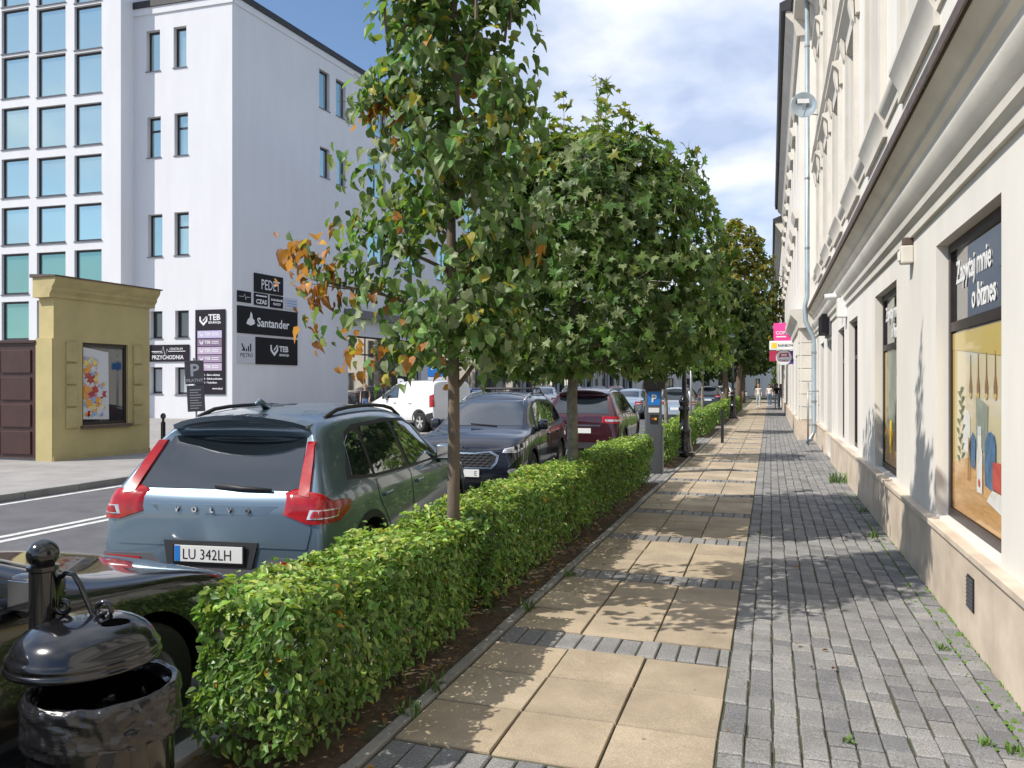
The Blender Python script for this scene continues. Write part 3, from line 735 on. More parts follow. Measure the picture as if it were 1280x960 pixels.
t, w, h, y = wall_sign('pale square sign with stair pictogram reading PIĘTRO', A_S, (296,421,318,454), 'sign_grey'); text('PIĘTRO', h*.2, 'sign_black', t, 0, y, h*.24, 'CENTER')
for i in range(3): MB().box(-w*.05+i*w*.12, w*.02+i*w*.12, y-.004, y, h*.45, h*(.55+.1*i)).build('stair_bar', 'sign_black', t)
flat('arrow', [(-w*.3,h*.72),(-w*.25,h*.76),(-w*.14,h*.56),(-w*.12,h*.66),(-w*.09,h*.46),(-w*.3,h*.48),(-w*.2,h*.54)], y-.003, 'sign_black', t)
t, w, h, y = wall_sign('black sign with white shield emblem directly under the bank sign', A_S, (319,423,371,456), 'sign_black'); shield(t, -w*.08, h*.55, h*.42, y); text('TEB', h*.3, 'white_paint', t, w*.04, y, h*.5, bold=.012); text('EDUKACJA', h*.11, 'white_paint', t, w*.04, y, h*.34, bold=.006)
t, w, h, y = wall_sign('tall plum sign with stacked lilac strips on the sunlit wall', A_L, (245,387,282,493), 'sign_plum')
shield(t, -w*.22, h*.87, w*.27, y); text('TEB', w*.24, 'white_paint', t, -w*.05, y, h*.875, bold=.01); text('EDUKACJA', w*.085, 'white_paint', t, -w*.05, y, h*.835, bold=.004)
for i, c in enumerate(('lilac_a', 'lilac_b', 'lilac_c', 'lilac_d', 'lilac_c')):
    z = h*(.665 - .096*i); MB().box(-w*.42, w*.40, y-.008, y, z, z+h*.086).build('strip', c, t)
    shield(t, -w*.28, z+h*.045, w*.13, y-.009); text('TEB', w*.12, 'white_paint', t, -w*.18, y-.008, z+h*.03, bold=.004)
    for j in range(2): MB().box(w*.06, w*.3, y-.012, y-.0085, z+h*(.03+.022*j), z+h*(.038+.022*j)).build('text_line', 'white_paint', t)
for i in range(3): text(('1 - Biuro edukacji', '2 - Szkoła policealna', '3 - Technikum')[i], w*.075, 'white_paint', t, -w*.2, y, h*(.22-.045*i), bold=.003)
text('www.teb.pl', w*.075, 'white_paint', t, w*.08, y, h*.06, bold=.003)
t, w, h, y = wall_sign('dark sign with heartbeat line reading PRZYCHODNIA', A_L, (187,431,237,452), 'sign_plum')
text('PRZYCHODNIA', h*.34, 'white_paint', t, -w*.42, y, h*.14, bold=.004, sx=w*.85/(h*.34*7.6)); text('CENTRUM', h*.2, 'white_paint', t, w*.02, y, h*.68); text('MEDICAL', h*.18, 'white_paint', t, -w*.40, y, h*.5)
m = MB(); m.tube([(-w*.42,y-.006,h*.6),(-w*.17,y-.006,h*.6),(-w*.13,y-.006,h*.9),(-w*.08,y-.006,h*.3),(-w*.03,y-.006,h*.75),(0,y-.006,h*.6),(w*.42,y-.006,h*.6)], .018, 5); m.build('heartbeat','white_paint',t)

# ---- olive kiosk and brown gate
KO = on_ground(67, 577); A_K = R(86.5)
KS = thing('olive_kiosk', 'olive rendered kiosk with moulded cornice and a single display window', 'kiosk', (KO.x, KO.y, 0), A_K)
kz = lambda u, v: on_wall(u, v, KO, A_K)
L_K = kz(187, 500)[0]; H_K = kz(70, 372)[1]
wk = px_rect(103, 430, 160, 532, KO, A_K); wk = (wk[0], wk[1], kz(103,532)[1], kz(103,428)[1])
build_wall(wall_mesh(0, L_K, -.1, H_K, [wk], .16, .46), 'wall', 'olive_render', KS)
f = window(KS, *wk, .06, 'frame_brown', 'glass_dark', .07, (), (), None); MB().box(wk[0]-.05, wk[1]+.06, -.09, .058, wk[2]-.07, wk[2]-.003).build('sill', 'flashing', f)
MB().prism_x([(.5,H_K),(-.03,H_K),(-.03,H_K+.08),(-.10,H_K+.16),(-.10,H_K+.22),(-.2,H_K+.34),(-.22,H_K+.44),(.5,H_K+.44)], -.12, L_K+.14).build('cornice', 'olive_trim', KS, auto=30)
MB().prism_x([(.55,H_K+.441),(-.25,H_K+.441),(-.25,H_K+.47),(.55,H_K+.52)], -.16, L_K+.18).build('roof', 'flashing', KS)
for xx in (wk[0]-.42, wk[1]+.14):
    for i in range(4):
        zz = wk[2] - .05 + i*(wk[3]-wk[2]+.1)/4
        MB().cbox(xx, xx+.27, -.05, -.001, zz, zz+(wk[3]-wk[2]+.1)/4-.045, .014).build('raised_block', 'olive_trim', KS)
MB().box(-.012, L_K+.012, -.013, .47, -.05, .10).build('base_course', 'olive_trim', KS)
t = thing('window_poster', 'colourful flower poster inside the olive kiosk window', 'poster', (KO.x, KO.y, 0), A_K)
a, b, c, d = wk; pw = (b-a)*.62; y = .076
mat('pf_pale', (.62, .64, .66), .5); mat('pf_pink', (.65, .25, .3), .5); mat('pf_blue', (.25, .42, .68), .5)
flat('sheet', [(a+.075,c+.14),(a+pw,c+.11),(a+pw-.02,d-.2),(a+.075,d-.1)], y, 'pf_pale', t)
r_ = random.Random(5); mat('pf_or', (.75, .35, .06), .5); mat('pf_y', (.8, .62, .16), .5)
for i in range(150):
    cx = a+.12+r_.random()*(pw-.28); cz = c+.2+r_.random()*(d-c-.55)
    if cx > a + pw*.55 and cz > c + (d-c)*.5: continue
    s = r_.uniform(.035, .13); n = r_.choice((5, 6, 7))
    flat('printed_flower', [(cx+s*(1 if k % 2 else .55)*math.cos(math.pi*k/n), cz+s*(1 if k % 2 else .55)*math.sin(math.pi*k/n)) for k in range(2*n)], y-.0015-.0001*i, r_.choice(('pf_or','pf_y','pf_pink','pf_blue','lamp_red','pf_pale')), t)
GT = thing('metal_gate', 'dark brown metal gate with pressed panels beside the olive kiosk', 'gate', (KO.x - .02, KO.y - .02, 0), R(3.2))
hg = on_wall(20, 429, KO, R(3.2))[1]
gx = .45
MB().box(-7, -gx, .02, .06, .06, hg).build('leaf', 'gate_brown', GT)
for i in range(7):
    for j in range(4): MB().cbox(-gx-.12-.9*(i+1)+.06, -gx-.12-.9*i-.02, -.012, .019, .14+j*(hg-.2)/4, .05+(j+1)*(hg-.2)/4, .01).build('panel', 'gate_brown', GT)
MB().box(-7, -gx, -.03, .075, hg+.002, hg+.06).build('top_rail', 'gate_brown', GT); MB().box(-gx+.002, -.0, -.002, .4, 0, hg+.1).build('gate_post', 'olive_render', GT)
bl = thing('bollard', 'small black bollard beside the olive kiosk', 'bollard', on_ground(204, 566, 0), 0)
bl.location.z = 0; MB().lathe([(.06,0),(.055,.75),(.03,.78),(.03,.84),(.065,.87),(.065,.93),(.03,.98)], n=14).build('post', 'black_metal', bl, auto=35); MB().lathe([(.09,.0),(.09,.06),(.06,.1)], n=14).build('foot', 'black_metal', bl, auto=35)
# ================================================================== PLANTS
def leaf_shape(kind, rnd):
    """outline verts in the xy plane (tip +y), folded a little along the midrib; returns verts, faces"""
    if kind == 'oval':
        v = [(0,0,0),(.22,.25,.05),(.27,.55,.07),(.15,.85,.04),(0,1,-.02),(-.15,.85,.04),(-.27,.55,.07),(-.22,.25,.05),(0,.5,-.01)]
        f = [(0,1,8),(1,2,8),(2,3,8),(3,4,8),(4,5,8),(5,6,8),(6,7,8),(7,0,8)]
    elif kind == 'heart':
        v = [(0,.06,0),(.3,0,.03),(.48,.28,.06),(.42,.6,.05),(.2,.86,0),(0,1.06,-.06),(-.2,.86,0),(-.42,.6,.05),(-.48,.28,.06),(-.3,0,.03),(0,.5,-.02)]
        f = [(i, i+1, 10) for i in range(9)] + [(9,0,10)]
    else:  # maple
        out = [(0,0),(.16,.10),(.42,-.08),(.36,.16),(.62,.30),(.40,.38),(.52,.66),(.24,.58),(.14,.66),(0,1.0)]
        pts = out + [(-x, y) for x, y in out[-2:0:-1]]
        v = [(x, y, .10 * abs(x) - .06 * y * y) for x, y in pts] + [(0,.4,-.03)]
        n = len(pts); f = [(i, (i+1) % n, n) for i in range(n)]
    cu, fo = rnd.uniform(-.45, .1), rnd.uniform(.1, .75)
    w = [(x + rnd.uniform(-.03,.03), y + rnd.uniform(-.03,.03), z + fo*abs(x) + cu*y*y + rnd.uniform(-.04,.04)) for x, y, z in v]
    return np.array(w) - (0, 0, 0), f
def frames(nrm, droop, up_bias):
    """rotation matrices for n leaves: z ~ outward/up, y ~ drooping tangent"""
    n = len(nrm)
    z = nrm + np.array((0, 0, up_bias)) + rng.normal(0, .45, (n, 3)); z /= np.linalg.norm(z, axis=1)[:, None]
    t = rng.normal(0, .6, (n, 3)) + nrm * .6 + np.array((0, 0, -droop))
    y = t - z * (t * z).sum(1)[:, None]; y /= np.linalg.norm(y, axis=1)[:, None]
    x = np.cross(y, z)
    return np.stack([x, y, z], axis=2)
def foliage(parent, name, pos, nrm, size, cols, kind, m, single=0, droop=.8, up_bias=.5, leaf_name='leaf'):
    """pos (n,3) local to parent (parent unrotated), cols (n,3). The leaves that show largest become objects, the rest one mesh."""
    n = len(pos); M = frames(nrm, droop, up_bias)
    rnd = random.Random(1); shapes = [leaf_shape(kind, rnd) for _ in range(5)]
    which = rng.integers(0, 5, n)
    idx = np.arange(n)
    solo = np.array([], int)
    if single:
        wp = pos + np.array(parent.location)[None] if parent.parent is None else pos + np.array(parent.parent.location)[None]
        view = np.array((0, 0, CAM_H)) - wp; dist = np.linalg.norm(view, axis=1)
        facing = np.abs((M[:, :, 2] * view).sum(1)) / dist
        outer = (nrm * view).sum(1) / dist
        score = size / dist * (facing + .3) + .03 * outer * (size / dist > 0)
        solo = np.argsort(-score)[:single]
        meshes = {}
        for i in solo:
            q = tuple(np.round(cols[i] * 22).astype(int)); key = (which[i], q)
            if key not in meshes:
                me = bpy.data.meshes.new(leaf_name); v, f = shapes[which[i]]
                me.from_pydata(v.tolist(), [], f); me.materials.append(MATS[m])
                ca = me.color_attributes.new('tone', 'FLOAT_COLOR', 'POINT')
                ca.data.foreach_set('color', np.tile(np.append(cols[i], 1.0), len(v)).astype(np.float32))
                meshes[key] = me
            o = bpy.data.objects.new(leaf_name, meshes[key])
            R3 = Matrix(M[i].tolist()); o.matrix_local = Matrix.Translation(pos[i].tolist()) @ R3.to_4x4() @ Matrix.Scale(float(size[i]), 4)
            link(o, parent)
    keep = np.setdiff1d(idx, solo)
    V = []; C = []; L = []; S = []; k = 0; T = []
    for s in range(5):
        ii = keep[which[keep] == s]; v, f = shapes[s]; f = np.array(f)
        P = np.einsum('nij,kj->nki', M[ii], v) * size[ii][:, None, None] + pos[ii][:, None, :]
        V.append(P.reshape(-1, 3)); C.append(np.repeat(cols[ii], len(v), axis=0))
        T.append((f[None] + (np.arange(len(ii)) * len(v))[:, None, None] + k).reshape(-1, 3)); k += len(ii) * len(v)
    V = np.concatenate(V).astype(np.float32); C = np.concatenate(C); T = np.concatenate(T)
    me = bpy.data.meshes.new(name)
    me.vertices.add(len(V)); me.vertices.foreach_set('co', V.ravel())
    me.loops.add(len(T) * 3); me.loops.foreach_set('vertex_index', T.ravel().astype(np.int32))
    me.polygons.add(len(T)); me.polygons.foreach_set('loop_start', np.arange(0, len(T) * 3, 3).astype(np.int32))
    me.update(calc_edges=True); me.materials.append(MATS[m])
    ca = me.color_attributes.new('tone', 'FLOAT_COLOR', 'POINT')
    ca.data.foreach_set('color', np.concatenate([C, np.ones((len(C), 1))], 1).astype(np.float32).ravel())
    o = link(bpy.data.objects.new(name, me), parent); o['kind'] = 'stuff'
    return o
def tones(n, base, var=.25, alt=None, p_alt=0.0):
    base = np.array(base)
    c = base[None] * (1 + rng.normal(0, var, (n, 1)).clip(-.55, .8)) * (1 + rng.normal(0, .08, (n, 3)))
    if alt is not None:
        k = rng.random(n) < p_alt; c[k] = np.array(alt)[None] * (1 + rng.normal(0, .2, (k.sum(), 1)))
    return c.clip(.005, .8)
def vnoise(p, s, off=0): return np.array([noise.noise((x*s+off, y*s, z*s)) for x, y, z in p])

# ---- clipped hedges
def hedge(label, x0, x1, y0, y1, h, dens, size, single=0):
    t = thing('hedge', label, 'hedge', ((x0+x1)/2, y0, 0), 0, 'clipped hedges along the pavement')
    W, L = x1 - x0, y1 - y0
    areas = np.array([W*L, h*L, h*L, W*h, W*h]); n = int(areas.sum() * dens)
    side = rng.choice(5, n, p=areas/areas.sum())
    a, b = rng.random(n), rng.random(n)
    dep = np.minimum(rng.exponential(.035, n), .2)
    pos = np.zeros((n, 3)); nr = np.zeros((n, 3))
    for s in range(5):
        k = side == s
        if s == 0: pos[k] = np.stack([(a[k]-.5)*W, b[k]*L, h - dep[k]], 1); nr[k] = (0,0,1)
        if s in (1, 2):
            sg = 1 if s == 1 else -1
            pos[k] = np.stack([sg*(W/2 - dep[k]), b[k]*L, .07 + a[k]**.85*(h-.07)], 1); nr[k] = (sg,0,.15)
        if s in (3, 4):
            e = 0 if s == 3 else 1
            pos[k] = np.stack([(b[k]-.5)*W, np.where(e, L - dep[k], dep[k]), .07 + a[k]**.85*(h-.07)], 1); nr[k] = (0, 1 if e else -1, .15)
    # bulges, rounded shoulders, thin foot
    bul = vnoise(pos, 2.6, 3) * .085 + vnoise(pos, 7.0, 9) * .045
    pos += nr * bul[:, None]
    sh = np.clip((pos[:, 2] - (h - .12)) / .12, 0, 1)
    pos[:, 0] *= 1 - .09 * sh**2
    foot = np.clip((.25 - pos[:, 2]) / .25, 0, 1)
    pos[:, 0] *= 1 - .22 * foot
    keep = rng.random(n) > foot * .72
    # thin places
    keep &= ~((vnoise(pos, 4.2, 20) < -.30) & (rng.random(n) < .65) & (side != 0))
    pos, nr, dep, side = pos[keep], nr[keep], dep[keep], side[keep]; n = len(pos)
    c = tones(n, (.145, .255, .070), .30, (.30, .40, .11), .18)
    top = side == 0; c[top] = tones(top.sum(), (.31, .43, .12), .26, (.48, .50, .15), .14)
    k = rng.random(n) < .006; c[k] = (.50, .30, .04)
    sz = size * rng.uniform(.5, 1.35, n)
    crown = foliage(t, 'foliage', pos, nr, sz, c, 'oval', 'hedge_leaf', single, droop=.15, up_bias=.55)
    # new shoots sticking up
    ns = int(L * 9)
    sp = np.stack([rng.uniform(-.45, .45, ns)*W, rng.uniform(.05, .98, ns)*L, np.full(ns, h)], 1)
    pp = np.concatenate([sp + (0, 0, z) + rng.normal(0, .012, (ns, 3)) for z in (.015, .035, .05)])
    foliage(t, 'shoots', pp, np.tile((0, 0, .4), (len(pp), 1)), np.full(len(pp), size*.8), tones(len(pp), (.16, .27, .06)), 'oval', 'hedge_leaf', 0, droop=-.4, up_bias=.3)
    m = MB(); r_ = random.Random(int(y0*10))
    for i in range(int(L * 16)):
        x, y = r_.uniform(-.36, .36)*W, r_.uniform(.04, L-.04); p = Vector((x, y, -.03)); pts = [p]; zz = h*r_.uniform(.55, .9)
        for j in range(3): p = p + Vector((r_.uniform(-.05,.05), r_.uniform(-.05,.05), zz/3)); pts.append(p)
        m.tube(pts, [.007,.006,.005,.002], 5)
    stuff(m.build('stems', 'twig', t)); return t
hedge('leafy clipped hedge nearest the camera, beside the litter bin', -2.44, -1.90, 2.78, 4.93, .765, 2800, .046, 300)
hedge('long clipped hedge between the two nearest street trees and the parking meter', -2.46, -1.93, 5.22, 13.1, .78, 2100, .047, 300)
hedge('short hedge just past the parking meter, before the first lamp post', -2.44, -1.98, 15.75, 18.0, .78, 900, .065)
hedge('short hedge just past the first lamp post', -2.44, -1.95, 19.2, 22.2, .78, 800, .07)
hedge('hedge behind the thin black bollard', -2.44, -1.95, 25.0, 30.2, .8, 500, .085)
hedge('hedge at the foot of the second lamp post', -2.44, -1.98, 32.4, 38.5, .8, 350, .1)
hedge('farthest hedge below the dark trees', -2.44, -1.95, 41, 52, .85, 220, .13)

# ---- trees
def limb_path(r_, p0, d, L, n=5, wob=.12, lift=.0):
    pts = [Vector(p0)]; d = Vector(d).normalized()
    for i in range(n):
        d = (d + Vector((r_.uniform(-wob, wob), r_.uniform(-wob, wob), r_.uniform(-wob, wob) + lift))).normalized()
        pts.append(pts[-1] + d * (L / n))
    return pts
def tree(name, label, loc, trunk_r, trunk_h, prof, n_limbs, n_leaf, size, kind, base, var, bark='bark', single=0, seed=1, alt=None, p_alt=0, tint=None, shell=.5, group=None, twigs=3, lean=(0, 0), squash=1.0, droop=.8, up_bias=.45, rough_edge=.35, spires=0, gap=-.17):
    """prof: list of (z, radius_left, radius_right) outline of the crown; limbs fill it and leaves hang on their twigs"""
    r_ = random.Random(seed)
    t = thing(name, label, 'tree', loc, 0, group)
    zs = [p[0] for p in prof]
    def rad(z, ang):
        z = min(max(z, zs[0]), zs[-1])
        for (a, b) in zip(prof, prof[1:]):
            if a[0] <= z <= b[0]:
                k = (z - a[0]) / (b[0] - a[0]); l_, r2 = a[1] + k*(b[1]-a[1]), a[2] + k*(b[2]-a[2]); break
        c = (math.cos(ang) * CT + math.sin(ang) * ST + 1) / 2     # picture-right side of the crown
        return (l_ * (1 - c) + r2 * c)
    tp = [Vector((0, 0, -.05))]; m = MB()
    nn = 9
    for i in range(1, nn + 1): tp.append(Vector((lean[0]*i/nn + r_.uniform(-.015,.015)*trunk_h/3, lean[1]*i/nn + r_.uniform(-.015,.015)*trunk_h/3, trunk_h*i/nn)))
    m.tube(tp, [trunk_r*(1.18 if i == 0 else 1 - .82*(i/nn)**1.5) for i in range(nn + 1)], 12)
    m.build('trunk', bark, t, smooth=True)
    lm = MB(); tw = []; 
    def trunk_at(z):
        k = min(max(z / trunk_h, 0), 1) * nn; i = min(int(k), nn - 1); return tp[i].lerp(tp[i+1], k - i)
    for i in range(n_limbs):
        z = zs[0] + (min(zs[-1], trunk_h) - zs[0]) * ((i + .5) / n_limbs) ** 1.0
        ang = i * 2.399 + r_.uniform(-.3, .3); zt = min(z + r_.uniform(.1, .5), zs[-1] - .05); Rr = rad(zt, ang) * r_.uniform(.68, .94)
        p0 = trunk_at(z * .96); e = Vector((math.cos(ang)*Rr, math.sin(ang)*Rr*squash, zt)) ; L = (e - p0).length
        pts = limb_path(r_, p0, e - p0, L, 6, .10)
        lr = max(trunk_r*.42*(1 - .6*i/n_limbs), .008)
        lm.tube(pts, [lr*(1 - .85*j/6) for j in range(7)], 6)
        for j in range(1, 7): tw.append((pts[j], j/6))
        for s in range(twigs):
            q = pts[r_.randint(2, 5)]; d2 = (Vector((math.cos(ang + r_.uniform(-1.2,1.2)), math.sin(ang + r_.uniform(-1.2,1.2)), r_.uniform(-.2,.9))))
            tpnts = limb_path(r_, q, d2, min(L*.4, .6), 4, .18); lm.tube(tpnts, [lr*.35, lr*.3, lr*.22, lr*.15, .002], 5)
            for j in range(1, 5): tw.append((tpnts[j], .6 + .1*j))
    stuff(lm.build('branches', bark, t, smooth=True))
    # leaves: part on the twigs, part through the crown's outer volume
    n1 = int(n_leaf * (1 - shell)); n2 = n_leaf - n1
    tw_p = np.array([p[:] for p, k in tw if k > .3]); pick = rng.integers(0, len(tw_p), n1)
    pos = tw_p[pick] + rng.normal(0, size * .95, (n1, 3))
    zz = zs[0] + (zs[-1] - zs[0]) * rng.random(n2); an = rng.random(n2) * 2 * math.pi
    rr = np.array([rad(z, a) for z, a in zip(zz, an)]) * np.sqrt(rng.uniform(.35, 1.0, n2))
    p2 = np.stack([rr*np.cos(an), rr*np.sin(an)*squash, zz], 1)
    cl = vnoise(p2, 1.9 / max(size * 8, .5), seed * 3.1)
    p2 = p2[cl > gap]
    p2 += vnoise(p2, 1.5, seed)[:, None] * np.stack([np.cos(an[cl > gap]), np.sin(an[cl > gap]), np.zeros(len(p2))], 1) * .18
    pos = np.concatenate([pos, p2])
    lim = np.array([rad(z, math.atan2(y, x)) * (1 + rough_edge * noise.noise((2.2*x/(abs(x)+abs(y)+.01), 2.2*y/(abs(x)+abs(y)+.01), z*1.7+seed))) for x, y, z in pos]); rr = np.hypot(pos[:, 0], pos[:, 1])
    pos = pos[(rr < lim * (1.05 + .35 * rng.random(len(pos)) ** 4)) & (pos[:, 2] > zs[0] - .12) & (pos[:, 2] < zs[-1] + .1)]
    sm = MB()
    for i in range(spires):          # upright leading shoots above the crown
        a = r_.uniform(0, 6.28); q = r_.random() ** .6; zb = zs[-1] - (zs[-1] - zs[0]) * (.10 + .25 * q); rb = rad(zb, a) * q
        hgt = r_.uniform(.4, 1.25) * (1.1 - .35 * q); b0 = Vector((math.cos(a)*rb, math.sin(a)*rb, zb - .3)); pts = limb_path(r_, b0, (math.cos(a)*.15, math.sin(a)*.15, 1), hgt + .3, 5, .07)
        sm.tube(pts, [.012, .01, .008, .006, .004, .002], 5)
        k = int(16 + hgt * 42); tt = rng.random(k) * 4.99
        pts = np.array([p[:] for p in pts]); ii = tt.astype(int); pp_ = pts[ii] + (pts[ii+1] - pts[ii]) * (tt - ii)[:, None]
        pos = np.concatenate([pos, pp_ + rng.normal(0, 1, (k, 3)) * (size * (1.25 - .18 * tt))[:, None] * (1, 1, .6)])
    if spires: stuff(sm.build('shoots', bark, t))
    n = len(pos)
    axis = np.stack([lean[0]*pos[:,2]/trunk_h, lean[1]*pos[:,2]/trunk_h, np.minimum(pos[:, 2] - .25, (zs[0]+zs[-1])/2)], 1)
    nr = pos - axis; nr /= np.linalg.norm(nr, axis=1)[:, None] + 1e-6
    c = tones(n, base, var, alt, p_alt)
    if tint is not None: c = tint(pos, c)
    sz = size * rng.uniform(.5, 1.25, n)
    foliage(t, 'crown', pos, nr, sz, c, kind, 'leaf', single, droop=droop, up_bias=up_bias)
    return t
def linden_tint(p, c):
    left = (-(p[:, 0] * CT + p[:, 1] * ST)) + .25 * np.clip(2.6 - p[:, 2], 0, 1)
    nz = vnoise(p, 2.4, 5)
    k = (left + nz * .9 > .88) & (rng.random(len(p)) < .72)
    k |= (nz + vnoise(p, 5, 1) * .5 > .52) & (rng.random(len(p)) < .45)
    c[k] = np.array((.42, .19, .075))[None] * (1 + rng.normal(0, .28, (k.sum(), 1)))
    k2 = rng.random(len(p)) < .05; c[k2] = np.array((.38, .33, .05)) * (1 + rng.normal(0, .2, (k2.sum(), 1)))
    return c.clip(.01, .7)
tree('linden_tree', 'young linden with browning leaf tips, its slim trunk rising from the near hedge', (-2.14, 5.08, 0), .048, 5.4,
     [(1.66, .6, .12), (1.9, 1.18, .45), (2.4, 1.16, .66), (2.9, 1.0, .72), (3.3, .9, .70), (3.8, .62, .64), (4.4, .48, .62), (5.1, .42, .45), (5.7, .12, .12)],
     30, 8200, .080, 'heart', (.125, .205, .070), .36, 'bark', 300, 3, (.25, .30, .17), .2, linden_tint, .36, lean=(-.02, .0), droop=1.0, up_bias=.35, rough_edge=.55, spires=16, gap=.0)
def maple_tint(p, c):
    up = np.clip((p[:, 2] - 4.0) / 1.0, 0, 1); k = rng.random(len(p)) < up * .4
    c[k] = np.array((.22, .23, .04))[None] * (1 + rng.normal(0, .2, (k.sum(), 1))); return c.clip(.01, .6)
tree('maple_tree', 'round headed maple with dense dark crown and pale lower trunk', (-2.22, 8.9, 0), .075, 4.7,
     [(1.80, .9, 1.2), (2.0, 1.2, 1.75), (2.5, 1.35, 1.95), (3.1, 1.30, 1.9), (3.7, 1.15, 1.7), (4.1, .9, 1.4), (4.4, .55, .95), (4.6, .2, .35)],
     40, 13500, .125, 'maple', (.115, .190, .058), .34, 'bark_pale', 300, 8, (.24, .29, .14), .24, maple_tint, .62, droop=1.1, up_bias=.55, rough_edge=.3, spires=26, gap=-.22)
tree('sapling_tree', 'slender young tree with light green leaves past the parking meter', (-2.2, 17.2, 0), .05, 3.6,
     [(2.0, .6, .7), (2.3, .95, 1.1), (2.8, .9, 1.1), (3.3, .6, .7), (3.7, .1, .1)], 18, 1500, .14, 'maple', (.19, .30, .08), .25, 'bark_pale', 0, 5, (.2, .26, .06), .3, None, .4)
tree('sapling_tree', 'second light green young tree behind the first lamp post', (-2.2, 27.0, 0), .05, 3.8,
     [(2.2, .7, .8), (2.6, 1.1, 1.2), (3.2, 1.0, 1.1), (3.7, .6, .7), (4.1, .1, .1)], 18, 1300, .16, 'maple', (.19, .30, .08), .25, 'bark_pale', 0, 6, (.26, .34, .09), .3, None, .4)
def gold_tint(p, c):
    k = (vnoise(p, .9, 2) + .05 * (p[:, 2] - 6.5) > .05) & (rng.random(len(p)) < .75)
    c[k] = np.array((.25, .22, .045))[None] * (1 + rng.normal(0, .2, (k.sum(), 1))); return c.clip(.01, .6)
tree('linden_tree', 'tall yellowing linden beyond the lamp posts', (-2.0, 53, 0), .2, 11.0,
     [(3.4, 1.2, 1.5), (4.4, 2.2, 2.5), (6.5, 2.5, 2.9), (9.0, 2.2, 2.6), (11, 1.5, 1.7), (12.6, .4, .4)], 40, 7000, .27, 'heart', (.12, .17, .045), .3, 'bark', 0, 11, (.24, .22, .05), .2, gold_tint, .6, rough_edge=.5)
tree('linden_tree', 'dark green linden in front of the tall yellowing one', (-2.3, 43, 0), .17, 6.6,
     [(2.8, 1.2, 1.5), (3.6, 1.9, 2.2), (5.0, 2.0, 2.3), (6.4, 1.4, 1.6), (7.4, .4, .4)], 30, 5000, .26, 'heart', (.07, .11, .035), .3, 'bark', 0, 12, None, 0, None, .6)
tree('linden_tree', 'distant street tree at the end of the pavement', (-2.3, 72, 0), .17, 8.0,
     [(2.7, 1.4, 1.7), (3.6, 2.4, 2.6), (5.5, 2.5, 2.7), (7.4, 2.0, 2.2), (9.0, .6, .6)], 26, 3200, .32, 'heart', (.06, .095, .025), .3, 'bark', 0, 13, None, 0, None, .6)
tree('street_tree', 'large tree across the far end of the street', (-5.5, 92, 0), .25, 9.5,
     [(2.2, 3, 3), (4, 4.6, 4.8), (7, 4.8, 4.8), (9.5, 3, 3), (11, .8, .8)], 26, 3600, .45, 'heart', (.055, .09, .025), .3, 'bark', 0, 14, None, 0, None, .6)
tree('street_tree', 'pale green distant tree behind the walking people', (3.0, 112, 0), .22, 7.5,
     [(1.6, 2.5, 2.5), (3.5, 3.8, 3.8), (6, 3.8, 3.8), (8, 2, 2), (9, .6, .6)], 22, 2600, .45, 'heart', (.10, .15, .045), .3, 'bark', 0, 15, None, 0, None, .6)
# fallen leaves, weeds
r_ = random.Random(9)
nl = 520; fy = np.concatenate([rng.uniform(2.6, 13, nl), rng.uniform(3, 12, 30)])
fx = np.concatenate([rng.uniform(-2.45, -1.83, nl), rng.uniform(-1.7, .9, 30)])
fp = np.stack([fx, fy, np.concatenate([np.full(nl, .03), np.full(30, .012)])], 1)
holder = bpy.data.objects['soil_bed']
o = foliage(holder, 'leaf_litter', fp, np.tile((0., 0, 1.5), (len(fp), 1)), rng.uniform(.022, .06, len(fp)), tones(len(fp), (.26, .15, .06), .4, (.40, .26, .10), .3), 'oval', 'leaf', 0, 0, 1.0)
def weed(x, y, s, n, label):
    m = MB(); q = random.Random(int(x*1000+y*77))
    for i in range(n):
        a = q.uniform(0, 6.28); L = s*q.uniform(.5, 1.1); w = .0045 + .03*s*.3; ox, oy = q.uniform(-s*.5, s*.5), q.uniform(-s*.5, s*.5)
        c, d = math.cos(a), math.sin(a); lean = q.uniform(.2, .8)
        m.add([(ox-w*d, oy+w*c, 0), (ox+w*d, oy-w*c, 0), (ox+c*L*lean*.5+w*.8*d, oy+d*L*lean*.5-w*.8*c, L*.6), (ox+c*L*lean*.5-w*.8*d, oy+d*L*lean*.5+w*.8*c, L*.6), (ox+c*L*lean, oy+d*L*lean, L*.75)], [(0,1,2,3),(3,2,4)])
    o = m.build('weed_tuft', 'weed'); o.location = (x, y, -.012); tag(o, label, 'weed', 'weeds in the paving joints'); return o
for i, (u, v, s, lb) in enumerate(((1048, 603, .28, 'tall grass tuft against the plinth near the drainpipe'), (1080, 640, .12, 'small weed by the plinth under the second window'), (1092, 672, .14, 'low weed patch at the plinth foot by pale kerb stones'),
        (1180, 812, .07, 'sparse weeds in the cobbles close to the plinth'), (1060, 928, .05, 'tiny weed in the cobbles, lower middle of the paving'), (1232, 930, .06, 'tiny weed in the cobbles at lower right'), (1268, 940, .07, 'weed beside the plinth in the lower right corner'),
        (540, 862, .13, 'broad weed on the edging below the near hedge'), (512, 892, .10, 'small weed on the edging nearest the camera'), (658, 762, .12, 'weed on the edging beside the gap in the hedge'), (610, 757, .08, 'weed by the sandy gap in the hedge'), (712, 720, .09, 'weed on the edging below the long hedge'))):
    p = on_ground(u, v); weed(p.x, p.y, s, 26 if s < .2 else 70, lb)
